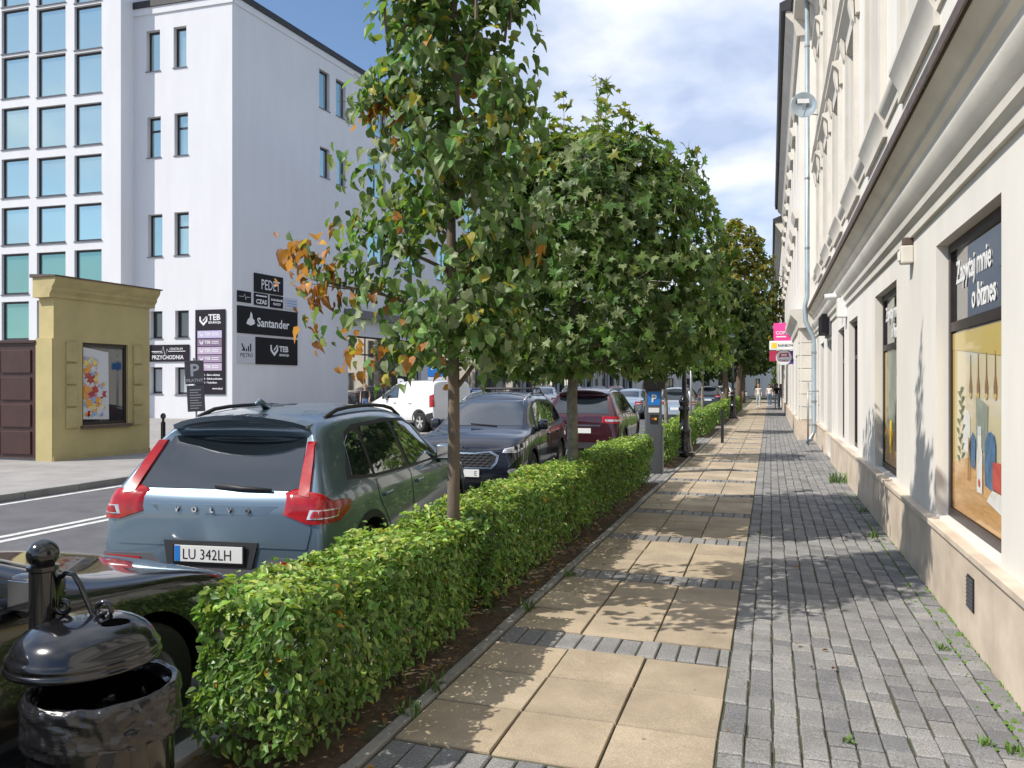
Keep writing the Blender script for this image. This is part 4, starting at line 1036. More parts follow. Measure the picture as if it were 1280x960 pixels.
# moss in the joints near the wall
m = MB()
for i in range(420):
    y = r_.uniform(3.2, 13); x = 1.245 - abs(r_.gauss(0, .11)); 
    if r_.random() < .45: x = X0 + cw*round((x - X0)/cw)
    s = r_.uniform(.006, .02)
    m.add([(x-s,y-s*1.6,-.004),(x+s,y-s,-.004),(x+s*.8,y+s*1.7,-.004),(x-s*.7,y+s,-.004),(x,y,.007)], [(0,1,4),(1,2,4),(2,3,4),(3,0,4)])
o = m.build('moss', 'weed', pav); stuff(o)

# ================================================================== STREET FURNITURE
bn = thing('litter_bin', 'glossy black metal litter bin with domed lid on a ball topped post', 'litter bin', (-2.20, 2.08, 0))
px_, py_ = -.215, -.055
MB().lathe([(.043,-.02),(.043,1.045),(.05,1.05),(.05,1.065),(.035,1.07),(.02,1.08)], (px_,py_,0), 24).build('post', 'black_metal', bn, auto=35)
m = MB(); m.lathe([(.004,-.052),(.022,-.047),(.038,-.035),(.049,-.017),(.052,0),(.049,.018),(.038,.036),(.022,.047),(.004,.052)], (px_,py_,1.105), 24); m.build('ball_finial', 'black_metal', bn, smooth=True)
m = MB(); m.lathe([(.205,.06),(.215,.02),(.225,.06),(.228,.64),(.222,.64),(.20,.62),(.198,.08)], (0,0,0), 40, cap=False); m.lathe([(.0,.055),(.205,.056)], (0,0,0), 40, cap=False)
m.build('body', 'black_metal', bn, auto=35)
for zz in (.2, .55): MB().cbox(px_+.035, -.2, py_-.012, py_+.012, zz, zz+.03, .004).build('bracket', 'black_metal', bn)
lc = (-.07, -.01, .735)
m = MB(); m.lathe([(.232,.0),(.243,.004),(.246,.014),(.240,.024),(.236,.027),(.241,.034),(.240,.045),(.232,.053),(.226,.064),(.214,.088),(.19,.112),(.155,.132),(.11,.147),(.055,.156),(.004,.158)], lc, 48, cap=False)
m.lathe([(.232,.0),(.20,.03),(.1,.08),(.004,.09)], lc, 48, cap=False)
lid = m.build('lid', 'black_metal', bn, smooth=True)
m = MB(); pts = disc(0, 0, .046, .026, 18)
def dome(x, y): return float(np.interp(math.hypot(x, y), [0, .055, .11, .155, .19, .214, .226], [.158, .156, .147, .132, .112, .088, .064])) + .0025
hole = [(.125 + q*.25 - k*.6, .01 + q*.9 + k*.2) for q, k in disc(0, 0, .055, .034, 18)]
ring_ = [(.125 + (a - .125)*.5, .01 + (b - .01)*.5) for a, b in hole]
V_ = [(lc[0]+a, lc[1]+b, lc[2]+dome(a, b)) for a, b in hole + ring_ + [(.125, .01)]]
m.add(V_, [(i, (i+1) % 18, 18+(i+1) % 18, 18+i) for i in range(18)] + [(18+i, 18+(i+1) % 18, 36) for i in range(18)]); m.build('ash_hole', 'void', lid)
def spiral(cx, cz, r0, r1, a0, a1, n=14): return [(cx + (r0+(r1-r0)*i/n)*math.cos(R(a0+(a1-a0)*i/n)), cz + (r0+(r1-r0)*i/n)*math.sin(R(a0+(a1-a0)*i/n))) for i in range(n+1)]
curve = spiral(-.088, .05, .008, .032, 560, 180, 18) + [(-.118,.10),(-.105,.145),(-.078,.165),(-.05,.16),(-.025,.125),(0,.07),(.022,.025),(.05,.002)] + spiral(.06, .04, .038, .010, -80, 330, 18)
m = MB(); m.tube([(x, 0, z) for x, z in curve], .0095, 8)
hd = m.build('handle', 'black_metal', lid, smooth=True); hd.location = (lc[0]-.0, lc[1]+.005, lc[2]+.136); hd.rotation_euler = (0, 0, R(12))
# liner bag folded over the rim
bg = thing('bin_liner', 'crumpled black plastic bag folded over the rim of the litter bin', 'bag', (-2.20, 2.08, 0))
v = []; f = []; n = 180; prof0 = [(.150,.30),(.185,.42),(.197,.54),(.206,.62),(.218,.655),(.232,.662),(.240,.648),(.240,.615),(.237,.57),(.243,.53),(.238,.50)]
prof = [(float(np.interp(q, range(11), [p[0] for p in prof0])), float(np.interp(q, range(11), [p[1] for p in prof0]))) for q in np.linspace(0, 10, 41)]
for jj, (r0, z0) in enumerate(prof):
    j = jj / 4
    for i in range(n):
        a = 2*math.pi*i/n; e = min(1, abs(j-4.5)/2.2)
        rdg = 1 - 2*abs(noise.noise((math.cos(a)*5 + z0*11, math.sin(a)*5 - z0*6, z0*22))) - abs(noise.noise((math.cos(a)*11 - z0*20, math.sin(a)*11, z0*40)))
        wv = .011*e*rdg + .006*e*noise.noise((math.cos(a)*2.5, math.sin(a)*2.5, z0*12))
        if j > 5: wv = max(wv, -.003) + .004*e
        zz = z0 + (.02*noise.noise((math.cos(a)*2, math.sin(a)*2, 7+j)) if j > 7 else .006*noise.noise((math.cos(a)*4, math.sin(a)*4, j)))
        v.append(((r0+wv)*math.cos(a), (r0+wv)*math.sin(a), zz))
for j in range(len(prof)-1):
    for i in range(n): f.append((j*n+i, j*n+(i+1) % n, (j+1)*n+(i+1) % n, (j+1)*n+i))
f.append(tuple(range(n))); mesh_obj('bag_skin', v, f, 'bag', bg, True)
# parking meter
pm = thing('parking_meter', 'dark grey pay and display parking meter with blue P panel', 'parking meter', (-2.12, 14.75, 0), R(14))
MB().cbox(-.15,.15,-.12,.12,0,1.60,.02).build('cabinet', 'meter_grey', pm, auto=30)
m = MB(); m.prism_x([(-.24,1.80),(-.20,1.60),(.13,1.602),(.13,1.68)], -.2, .2); m.build('hood', 'black_matte', pm)
MB().cbox(.151,.185,-.1,.1,0,.9,.008).build('side_post', 'grey_metal', pm)
flat('panel', [(-.11,1.30),(.11,1.30),(.125,1.4),(.11,1.55),(-.11,1.55)], -.1235, 'sign_blue', pm); text('P', .2, 'white_paint', pm, 0, -.1255, 1.36, 'CENTER', bold=.006)
MB().box(-.1,.1,-.126,-.121,1.16,1.25).build('notice', 'white_paint', pm); MB().box(-.07,.08,-.128,-.121,.95,1.12).build('screen', 'black_matte', pm)
MB().box(-.04,0,-.132,-.1285,1.02,1.06).build('button','crimson',pm); MB().box(.01,.05,-.132,-.1285,1.02,1.06).build('button','yellow',pm)
# lamp posts
def lamp(label, loc):
    t = thing('lamp_post', label, 'lamp post', loc, 0, 'ornate black lamp posts')
    MB().lathe([(.24,-.02),(.24,.10),(.19,.13),(.19,.2),(.165,.25),(.15,.55),(.165,.58),(.165,.63),(.12,.68),(.105,1.05),(.135,1.09),(.135,1.14),(.10,1.18),(.12,1.24),(.13,1.30),(.10,1.36),(.065,1.42)], n=8).build('pedestal', 'black_metal', t, auto=50)
    MB().lathe([(.06,1.4),(.055,2.0),(.07,2.03),(.07,2.08),(.05,2.12),(.04,3.6),(.06,3.65),(.03,3.72)], n=14).build('shaft', 'black_metal', t, auto=40)
    MB().lathe([(.05,3.72),(.12,3.76),(.13,3.78),(.18,4.12),(.19,4.14)], n=6).build('lantern', 'glass_sky', t); MB().lathe([(.23,4.142),(.16,4.22),(.05,4.32),(.015,4.42)], n=6).build('lantern_cap', 'black_metal', t)
    return t
lamp('ornate black lamp post just beyond the parking meter', (-1.92, 18.4, 0)); lamp('farther ornate black lamp post under the yellowing tree', (-1.75, 39.3, 0))
bl = thing('bollard', 'thin black post standing at the pavement edge', 'bollard', (-1.32, 23.0, 0)); MB().cbox(-.04,.04,-.04,.04,-.03,.93,.008).build('post','black_matte',bl); MB().cbox(-.046,.046,-.046,.046,.931,.96,.006).build('cap','black_matte',bl)
gp = thing('sign_post', 'plain grey sign post behind the short hedge', 'post', (-2.3, 24.0, 0)); MB().tube([(0,0,-.05),(0,0,2.9)], .035, 12).build('post','grey_metal',gp,smooth=True)
MB().cbox(-.3,.3,-.06,-.04,2.3,2.6,.01).build('plate','sign_blue',gp); MB().cbox(-.3,.3,-.06,-.04,2.65,2.85,.01).build('plate','white_paint',gp)
# street signs
pb = thing('parking_sign', 'blue and white parking sign on grey post beyond the white van', 'sign', (-13.1, 29.0, 0), R(22)); MB().tube([(0,.05,-.1),(0,.05,2.9)], .035, 10).build('post','grey_metal',pb)
MB().cbox(-.3,.3,-.015,.012,2.0,2.85,.008).build('plate','sign_blue',pb); text('P',.55,'white_paint',pb,-.05,-.017,2.3,'CENTER',bold=.02); MB().cbox(-.3,.3,-.015,.012,1.62,1.98,.008).build('plate','white_paint',pb)
pk = thing('parking_sign', 'grey P PŁATNY sign plates on a leaning post near the kiosk', 'sign', (ray(247, 480).x*23.5, ray(247, 480).y*23.5, 0), R(40)); pk.rotation_euler.y = R(-2.5)
MB().tube([(0,.04,-.1),(0,.04,2.5)], .03, 10).build('post','grey_metal',pk)
MB().cbox(-.27,.27,-.015,.012,1.7,2.42,.02).build('plate','plastic_grey',pk); text('P',.52,'sign_grey',pk,0,-.016,1.95,'CENTER',bold=.012); text('PŁATNY',.13,'sign_grey',pk,0,-.016,1.77,'CENTER',bold=.003)
MB().cbox(-.24,.26,-.016,.012,.86,1.66,.02).build('plate','plastic_grey',pk)
for i in range(8): MB().box(-.16,.16 if i % 3 else .08,-.021,-.0165,.95+.08*i,.975+.08*i).build('text_line','sign_grey',pk)
p2 = thing('parking_board', 'black standing board with white P, arrow and PŁATNY beside the white van', 'sign', (-14.3, 28.3, 0), R(20))
MB().cbox(-.38,.38,-.05,.05,0,2.1,.01).build('panel','sign_black',p2); text('P',.5,'white_paint',p2,-.02,-.052,1.55,'CENTER',bold=.03); text('PŁATNY',.19,'white_paint',p2,0,-.052,.78,'CENTER',bold=.008)
flat('arrow', [(-.3,1.2),(-.08,1.38),(-.08,1.26),(.3,1.26),(.3,1.14),(-.08,1.14),(-.08,1.02)], -.054, 'white_paint', p2)
# ================================================================== CARS
# local axes: +y = front, x = right, z up, origin on the road under the car's middle
def subdivide(verts, faces, level, creases=None):
    me = bpy.data.meshes.new('tmp'); me.from_pydata(verts, [], faces); me.update()
    bm = bmesh.new(); bm.from_mesh(me); bmesh.ops.recalc_face_normals(bm, faces=bm.faces); bm.to_mesh(me); bm.free()
    o = bpy.data.objects.new('tmp', me); COL.objects.link(o)
    md = o.modifiers.new('s', 'SUBSURF'); md.levels = level; md.render_levels = level
    dg = bpy.context.evaluated_depsgraph_get(); r = bpy.data.meshes.new_from_object(o.evaluated_get(dg))
    bpy.data.objects.remove(o); bpy.data.meshes.remove(me); return r
def cut(me, cutters):
    o = bpy.data.objects.new('tmp', me); COL.objects.link(o); cs = []
    for (y, z, r, x0, x1) in cutters:
        m = MB().lathe([(r, x0), (r, x1)], (0, y, z), 40, axis='x'); c = m.build('cut', 'black_matte'); cs.append(c)
        md = o.modifiers.new('b', 'BOOLEAN'); md.operation = 'DIFFERENCE'; md.object = c; md.solver = 'EXACT'
    dg = bpy.context.evaluated_depsgraph_get(); r = bpy.data.meshes.new_from_object(o.evaluated_get(dg))
    bpy.data.objects.remove(o)
    for c in cs: bpy.data.objects.remove(c)
    return r
def car_shell(S):
    """stations from rear to front; each: y_low, y_belt, y_roof, zb, zbelt, zroof, ws, wm, wb, wr, crown"""
    V = []; F = []; K = 10
    for (yl, yb, yr, zb, zm, zt, zr, ws, wm, wb, wr, cr) in S:
        half = [(0, yl, zb), (ws*.8, yl, zb), (ws, yl, zb + .07), (wm, (yl*.6 + yb*.4), zm), (wb + .005, yb, zt - .05), (wb - .025, yb, zt + .015),
                (wr + .05, yb*.25 + yr*.75, zt + (zr - cr - zt)*.80), (wr - .03, yr, zr - cr), (wr*.55, yr, zr - cr*.35), (0, yr, zr)]
        V += half + [(-x, y, z) for x, y, z in half[1:-1]]
    n = 18
    ring = list(range(10)) + [17, 16, 15, 14, 13, 12, 11, 10]
    ringi = list(range(0, 10)) + list(range(17, 9, -1))
    for s in range(len(S) - 1):
        for i in range(n):
            a, b = ringi[i], ringi[(i + 1) % n]; F.append((s*n + a, s*n + b, (s+1)*n + b, (s+1)*n + a))
    for s, rev in ((0, True), (len(S) - 1, False)):
        o = s * n
        for i in range(1, 8):
            q = (o + i, o + i + 1, o + 10 + i, o + 9 + i); F.append(q[::-1] if rev else q)
        F.append((o, o + 1, o + 10)); F.append((o + 9, o + 17, o + 8))
    return V, F
class Skin:
    def __init__(s, me):
        s.bvh = BVHTree.FromPolygons([v.co[:] for v in me.vertices], [tuple(p.vertices) for p in me.polygons])
    def hit(s, o, d):
        h = s.bvh.ray_cast(Vector(o), Vector(d)); return h[0], h[1]
def patch(skin, poly, ang, off, m, name, parent, step=.07, thick=.012, zoff=0.0):
    """outline poly in (s, z); looking horizontally along heading ang (0: from the right side inwards, 90: from the rear forwards ...); laid on the body skin"""
    d = Vector((-math.cos(ang), -math.sin(ang), 0)); e = Vector((-math.sin(ang), math.cos(ang), 0))
    pts = []; n = len(poly)
    for i in range(n):
        a, b = Vector(poly[i]), Vector(poly[(i+1) % n]); k = max(1, int((b - a).length / step))
        for j in range(k): pts.append(a.lerp(b, j / k))
    nb = len(pts); edges = [(i, (i+1) % nb) for i in range(nb)]
    xs = [p.x for p in pts]; zs = [p.y for p in pts]
    def inside(x, y):
        r = False
        for i in range(n):
            x1, y1 = poly[i]; x2, y2 = poly[(i+1) % n]
            if (y1 > y) != (y2 > y) and x < (x2-x1)*(y-y1)/(y2-y1)+x1: r = not r
        return r
    inner = []
    x = min(xs) + step/2
    while x < max(xs):
        z = min(zs) + step/2
        while z < max(zs):
            if inside(x, z) and min((Vector((x, z)) - p).length for p in pts) > step*.45: inner.append(Vector((x, z)))
            z += step
        x += step
    v2, e2, f2, *_ = delaunay_2d_cdt(pts + inner, edges, [], 1, 1e-5)
    V = []; ok = []
    for p in v2:
        o = e * p.x + Vector((0, 0, p.y)) - d * 6
        h, nn = skin.hit(o, d)
        if h is None: V.append(None); continue
        if nn.dot(d) > 0: nn = -nn
        V.append(h + (nn * .6 - d * .4) * off)
    F = [tuple(f) for f in f2 if all(V[i] is not None for i in f)]
    if not F: return None
    used = sorted({i for f in F for i in f}); mp = {i: k for k, i in enumerate(used)}
    W = [V[i] for i in used]; F = [tuple(mp[i] for i in f) for f in F]
    from collections import Counter
    cnt = Counter(tuple(sorted((f[i], f[(i+1) % len(f)]))) for f in F for i in range(len(f)))
    k0 = len(W); bd = [ed for ed, c in cnt.items() if c == 1]; bv = sorted({i for ed in bd for i in ed}); bm_ = {i: k0 + k for k, i in enumerate(bv)}
    W += [W[i] + d * (off + thick) for i in bv]
    F += [(a, b, bm_[b], bm_[a]) for a, b in bd]
    me = bpy.data.meshes.new(name); me.from_pydata([tuple(w) for w in W], [], F); me.materials.append(MATS[m]); me.polygons.foreach_set('use_smooth', [True]*len(F))
    bm = bmesh.new(); bm.from_mesh(me); bmesh.ops.recalc_face_normals(bm, faces=bm.faces)
    for ed in bm.edges:
        if len(ed.link_faces) == 2 and ed.calc_face_angle(0) > R(50): ed.smooth = False
    bm.to_mesh(me); bm.free()
    return link(bpy.data.objects.new(name, me), parent)
SIDE_R, SIDE_L, REAR, FRONT = 0.0, math.pi, -math.pi/2, math.pi/2
def mir(poly): return [(-a, b) for a, b in poly]
def wheel(parent, x, y, r, sgn, w=.2):
    z = r
    m = MB(); m.lathe([(r*.62,-w/2),(r*.9,-w/2),(r*.98,-w*.38),(r,-w*.2),(r,w*.2),(r*.98,w*.38),(r*.9,w/2),(r*.62,w/2)], (0,0,0), 32, axis='x', cap=False)
    h = m.build('wheel', 'rubber', parent, auto=40); h.location = (x, y, z)
    m = MB(); m.lathe([(r*.66,-w*.4),(r*.66,w*.46),(r*.61,w*.47),(r*.57,w*.3),(r*.57,-w*.3)], (0,0,0), 32, axis='x', cap=False)
    m.lathe([(.001,w*.34),(r*.14,w*.36),(r*.16,w*.28)], (0,0,0), 16, axis='x', cap=False)
    for k in range(5):
        a = 2*math.pi*k/5 + .3; c, s_ = math.cos(a), math.sin(a); pc, ps_ = -s_, c; w0, w1 = r*.10, r*.07
        q = []
        for (rr, ww, xx) in ((r*.08,w0,w*.30),(r*.60,w1*1.5,w*.42)):
            for sg in (-1, 1): q.append((xx, c*rr + pc*ww*sg, s_*rr + ps_*ww*sg))
            for sg in (-1, 1): q.append((xx-.03, c*rr + pc*ww*sg, s_*rr + ps_*ww*sg))
        m.add(q, [(0,1,5,4),(0,4,6,2),(1,3,7,5),(2,6,7,3)])
    if sgn < 0: m.v = [(-a, b, c) for a, b, c in m.v]
    m.build('rim', 'rim', h, auto=35)
    mm = MB(); mm.lathe([(.001,0),(r*.56,0)], (-.02*sgn,0,0), 24, axis='x', cap=False); mm.build('brake_disc', 'black_matte', h)
def plate(parent, y, z, facing, txt, name='licence_plate', w=.52, h=.115, tilt=0):
    s = 1 if facing == 'rear' else -1
    o = MB().cbox(-w/2, w/2, -.006, .006, -h/2, h/2, .002).build(name, 'plate_white', parent)
    b = MB().box(-w/2+.003, -w/2+.043, -.0085, -.0062, -h/2+.003, h/2-.003).build('country_band', 'sign_blue', o)
    if txt: text(txt, h*.92, 'sign_black', o, -w/2+.06 if len(txt) > 3 else w/2-.08, -.0062, -h*.34, sx=.86, depth=.002, bold=-.001)
    o.location = (0, y, z); o.rotation_euler = (tilt, 0, 0 if s > 0 else math.pi)
    return o
def make_car(name, label, colour, kind='suv', L=4.42, Wd=1.87, H=1.65, loc=(0,0), heading=0.0, z=ROAD_Z, group='parked cars', style='plain', txt='', rack=None, wheel_r=.35, wheelbase=2.7, front_txt=''):
    t = thing(name, label, 'car', (loc[0], loc[1], z), heading, group)
    w = Wd/2; k = L/4.42; h = H/1.65
    def st(yl, yb, yr, zb, zm, zt, zr, fs, fm, fb, wr, cr): return (yl*k - L/2, yb*k - L/2, yr*k - L/2, zb*h, zm*h, zt*h, zr*h, w*fs, w*fm, w*fb, wr*w/.935, cr)
    if kind == 'suv':
        S = [st(.05,.10,.56,.30,.62,.98,1.49,.80,.90,.82,.57,.05), st(.02,.09,.48,.26,.60,1.00,1.545,.88,.96,.90,.59,.05), st(.22,.26,.64,.24,.60,1.03,1.60,.93,1.0,.955,.62,.06),
             st(.9,.9,1.0,.22,.6,1.04,1.645,.95,1.01,.965,.64,.065), st(1.7,1.7,1.75,.22,.6,1.02,1.655,.95,1.0,.96,.645,.065), st(2.35,2.35,2.30,.22,.6,1.01,1.63,.95,1.0,.96,.635,.065),
             st(2.9,2.9,2.72,.22,.6,1.0,1.53,.95,1.0,.96,.62,.06), st(3.32,3.32,3.38,.22,.6,.99,1.10,.95,1.0,.96,.70,.02), st(3.46,3.46,3.52,.22,.6,.98,1.05,.95,1.0,.955,.73,.03),
             st(3.9,3.9,3.9,.23,.6,.94,1.015,.94,.99,.94,.73,.03), st(4.22,4.18,4.16,.25,.58,.87,.95,.90,.96,.89,.68,.03), st(4.40,4.36,4.32,.27,.55,.80,.86,.80,.88,.80,.58,.02), st(4.42,4.38,4.34,.32,.55,.76,.80,.70,.80,.72,.52,.02)]
    elif kind == 'sedan':
        S = [st(.04,.06,.16,.34,.66,.92,1.00,.80,.88,.82,.55,.02), st(.02,.05,.18,.28,.64,.98,1.06,.88,.95,.90,.62,.03), st(.3,.3,.4,.24,.62,1.02,1.13,.93,1.0,.95,.66,.03), st(.75,.75,.85,.22,.62,1.03,1.20,.95,1.0,.96,.64,.03),
             st(1.35,1.35,1.45,.22,.6,1.02,1.58,.95,1.0,.96,.60,.06), st(1.9,1.9,1.9,.22,.6,1.01,1.65,.95,1.0,.96,.61,.06), st(2.4,2.4,2.3,.22,.6,1.0,1.60,.95,1.0,.96,.60,.06),
             st(3.1,3.1,3.15,.22,.6,.98,1.12,.95,1.0,.96,.68,.03), st(3.3,3.3,3.35,.22,.6,.97,1.05,.95,1.0,.955,.70,.03), st(3.9,3.9,3.9,.23,.58,.90,.97,.94,.99,.93,.70,.03), st(4.22,4.2,4.18,.25,.55,.80,.86,.88,.94,.86,.62,.02), st(4.40,4.38,4.34,.30,.5,.70,.74,.76,.84,.76,.52,.02)]
    else:  # van
        S = [st(.03,.05,.10,.28,.7,1.1,1.58,.88,.92,.90,.76,.04), st(.02,.04,.09,.26,.7,1.1,1.62,.93,.97,.95,.79,.05), st(.3,.3,.35,.24,.7,1.1,1.65,.95,1.0,.975,.80,.05), st(1.2,1.2,1.2,.24,.7,1.1,1.655,.95,1.0,.975,.80,.05),
             st(2.2,2.2,2.2,.24,.7,1.08,1.64,.95,1.0,.97,.78,.05), st(2.8,2.8,2.7,.24,.7,1.04,1.56,.95,1.0,.96,.72,.05), st(3.5,3.5,3.5,.24,.65,1.0,1.12,.95,1.0,.95,.72,.03), st(3.65,3.65,3.66,.24,.65,.98,1.06,.95,1.0,.94,.72,.03),
             st(4.1,4.08,4.05,.26,.6,.88,.95,.92,.96,.90,.68,.03), st(4.36,4.32,4.28,.28,.55,.76,.80,.84,.9,.84,.6,.02), st(4.42,4.38,4.34,.32,.55,.7,.74,.74,.82,.74,.54,.02)]
    V, F = car_shell(S); me = subdivide(V, F, 2)
    xmax = max(v.co.x for v in me.vertices); zmax = max(v.co.z for v in me.vertices); ymin = min(v.co.y for v in me.vertices); ymax = max(v.co.y for v in me.vertices)
    for v in me.vertices:
        v.co.x *= w/xmax; v.co.z *= H/zmax; v.co.y = (v.co.y - ymin)/(ymax - ymin)*L - L/2
    skin = Skin(me)
    yr_, yf_ = -L/2 + .82*k, -L/2 + .82*k + wheelbase
    r = wheel_r
    cutme = cut(me, [(yy, r, r+.055, s*w*.62, s*(w+.3)) for yy in (yr_, yf_) for s in (1, -1)])
    cutme.materials.clear(); cutme.materials.append(MATS[colour]); cutme.polygons.foreach_set('use_smooth', [True]*len(cutme.polygons))
    bm = bmesh.new(); bm.from_mesh(cutme)
    for e in bm.edges:
        if len(e.link_faces) == 2 and e.calc_face_angle(0) > R(40): e.smooth = False
    bm.to_mesh(cutme); bm.free(); cutme.name = 'body'
    body = link(bpy.data.objects.new('body', cutme), t)
    fx = lambda y: y*k - L/2           # template y (0..4.42) -> local
    for yy in (yr_, yf_):
        for s in (1, -1):
            wheel(t, s*(w - .115), yy, r, s)
    clad = 'plastic_dark' if kind != 'sedan' else colour
    # wheel-arch trims and liners
    for yy in (yr_, yf_):
        for s, A in ((1, SIDE_R), (-1, SIDE_L)):
            arc = [(yy + (r+.115)*math.cos(a), r + (r+.115)*math.sin(a)) for a in np.linspace(-.25, math.pi+.25, 22)] + [(yy + (r+.056)*math.cos(a), r + (r+.056)*math.sin(a)) for a in np.linspace(math.pi+.25, -.25, 22)]
            patch(skin, arc if s > 0 else mir(arc), A, .008, clad, 'wheel_arch_trim', t, .06)
            MB().lathe([(r+.052, s*w*.60), (r+.052, s*w*.64)], (0, yy, r), 24, axis='x').build('arch_liner', 'black_matte', t)
    def both(poly, off, m, nm, **kw):
        a = patch(skin, poly, SIDE_R, off, m, nm, t, **kw); b = patch(skin, mir(poly), SIDE_L, off, m, nm, t, **kw); return a, b
    P = lambda *pts: [(fx(a), b*h) for a, b in pts]
    if kind == 'suv':
        glass = [P((.60,1.12),(.98,1.09),(1.02,1.42),(.88,1.44),(.72,1.36)), P((1.04,1.085),(1.86,1.065),(1.80,1.475),(1.10,1.465)), P((1.96,1.062),(2.92,1.055),(2.50,1.40),(2.30,1.455),(1.92,1.475))]
        surround = P((.50,1.10),(1.0,1.06),(2.0,1.04),(3.05,1.035),(2.58,1.41),(2.36,1.485),(1.8,1.51),(1.0,1.49),(.80,1.44))
        doors = [P((1.42,.36),(1.90,.36),(1.90,1.03),(1.02,1.04),(1.05,.88),(1.28,.62)), P((1.93,.36),(2.92,.36),(3.02,.7),(3.0,1.015),(1.93,1.03))]
        sill = P((1.30,.26),(3.0,.26),(3.0,.43),(2.7,.45),(1.6,.47),(1.32,.42))
    elif kind == 'sedan':
        glass = [P((.98,1.07),(1.22,1.06),(1.30,1.36),(1.2,1.33)), P((1.27,1.06),(1.92,1.05),(1.86,1.49),(1.42,1.46)), P((2.0,1.05),(2.92,1.04),(2.36,1.44),(1.96,1.49))]
        surround = P((.9,1.05),(2.0,1.025),(3.02,1.02),(2.42,1.45),(2.2,1.52),(1.8,1.53),(1.38,1.50),(1.15,1.38))
        doors = [P((1.42,.36),(1.94,.36),(1.94,1.02),(1.10,1.03),(1.15,.85),(1.3,.6)), P((1.97,.36),(2.95,.36),(3.02,.7),(3.0,1.0),(1.97,1.02))]
        sill = P((1.3,.25),(3.0,.25),(3.0,.33),(1.3,.34))
    else:
        glass = [P((2.2,1.10),(3.2,1.06),(2.78,1.46),(2.25,1.50))]
        surround = P((2.15,1.07),(3.32,1.03),(2.84,1.48),(2.2,1.53))
        doors = [P((2.12,.36),(3.0,.36),(3.12,.7),(3.1,1.0),(2.12,1.05)), P((1.15,.36),(2.08,.36),(2.08,1.5),(1.15,1.52))]
        sill = P((1.3,.25),(3.0,.25),(3.0,.36),(1.3,.36))
    both(surround, .004, 'plastic_dark', 'window_surround')
    for g in glass: both(g, .009, 'auto_glass', 'side_window')
    for d in doors:
        pr = both(d, .005, colour, 'door')
        yh = min(p[0] for p in d) + .2*k
        for s, dobj in zip((1, -1), pr):
            hh, nn = skin.hit((s*5, yh, .9*h), (-s, 0, 0))
            if hh and dobj:
                m = MB().cbox(hh.x - .012, hh.x + .03*1, yh-.09, yh+.09, .885*h, .92*h, .008) if s > 0 else MB().cbox(hh.x - .03, hh.x + .012, yh-.09, yh+.09, .885*h, .92*h, .008)
                m.build('handle', 'chrome' if style == 'plain' else colour, dobj)
    if kind != 'sedan': both(sill, .010, 'plastic_dark', 'sill_cladding')
    # mirrors
    for s in (1, -1):
        ym = fx(2.86); hh, nn = skin.hit((s*5, ym, 1.06*h), (-s, 0, 0)); xb = hh.x if hh else s*w*.95
        mo = MB().cbox(min(xb+s*.02, xb+s*.20), max(xb+s*.02, xb+s*.20), ym-.02, ym+.11, 1.02*h, 1.19*h, .035).build('mirror', colour if colour != 'car_white_van' else 'plastic_dark', t, smooth=True)
        MB().cbox(min(xb+s*.04, xb+s*.185), max(xb+s*.04, xb+s*.185), ym-.028, ym-.0205, 1.04*h, 1.17*h, .003).build('mirror_glass', 'chrome', mo)
        MB().cbox(min(xb-s*.04, xb+s*.06), max(xb-s*.04, xb+s*.06), ym+.02, ym+.07, .99*h, 1.03*h, .01).build('mirror_arm', 'plastic_dark', mo)
    # windscreen, rear screen
    ww = w*.60
    if kind == 'van':
        wsc = [(-w*.74,1.10*h),(w*.74,1.10*h),(w*.62,1.50*h),(-w*.62,1.50*h)]; rsc = None
    elif kind == 'sedan':
        wsc = [(-w*.72,1.10*h),(w*.72,1.10*h),(w*.56,1.55*h),(-w*.56,1.55*h)]; rsc = [(-w*.66,1.17*h),(w*.66,1.17*h),(w*.52,1.52*h),(-w*.52,1.52*h)]
    else:
        wsc = [(-w*.74,1.10*h),(w*.74,1.10*h),(w*.60,1.50*h),(-w*.60,1.50*h)]; rsc = [(-w*.70,1.06*h),(w*.70,1.06*h),(w*.60,1.42*h),(-w*.60,1.42*h)]
    patch(skin, [(-a, b) for a, b in wsc], FRONT, .006, 'auto_glass', 'windscreen', t, .1)
    if rsc:
        rs = patch(skin, rsc, REAR, .006, 'auto_glass', 'rear_window', t, .08)
    if kind == 'suv':
        # roof spoiler over the rear screen
        sp_ = MB(); pts = []
        for q in np.linspace(-1, 1, 13):
            x = q*w*.60; hh, nn = skin.hit((x, 0, 5), (0, 0, -1)); yb_ = fx(.62) 
            hz = skin.hit((x, yb_, 5), (0, 0, -1))[0]
            zt_ = hz.z + .012 if hz else 1.55*h
            ye = fx(.30 + .10*q*q); pts.append([(x, yb_+.12, zt_-.012), (x, ye, zt_-.02-.02*q*q), (x, ye+.015, zt_-.055-.02*q*q), (x, yb_+.05, zt_-.10)])
        for a_, b_ in zip(pts, pts[1:]): sp_.add(a_ + b_, [(0,1,5,4),(1,2,6,5),(2,3,7,6),(3,0,4,7)])
        sp_.add(pts[0], [(0,1,2,3)]); sp_.add(pts[-1], [(3,2,1,0)])
        sp_.build('roof_spoiler', colour, t, auto=40)
    ry = lambda x, zz: (skin.hit((x, -6, zz), (0, 1, 0))[0] or Vector((0, -L/2, zz))).y
    fy_ = lambda x, zz: (skin.hit((x, 6, zz), (0, -1, 0))[0] or Vector((0, L/2, zz))).y
    D45 = R(-42)
    def corner(poly, off, m, nm, deg, **kw):
        a = patch(skin, poly, R(-deg), off, m, nm, t, **kw)
        b = patch(skin, mir(poly), R(180 + deg), off, m, nm, t, **kw); return a, b
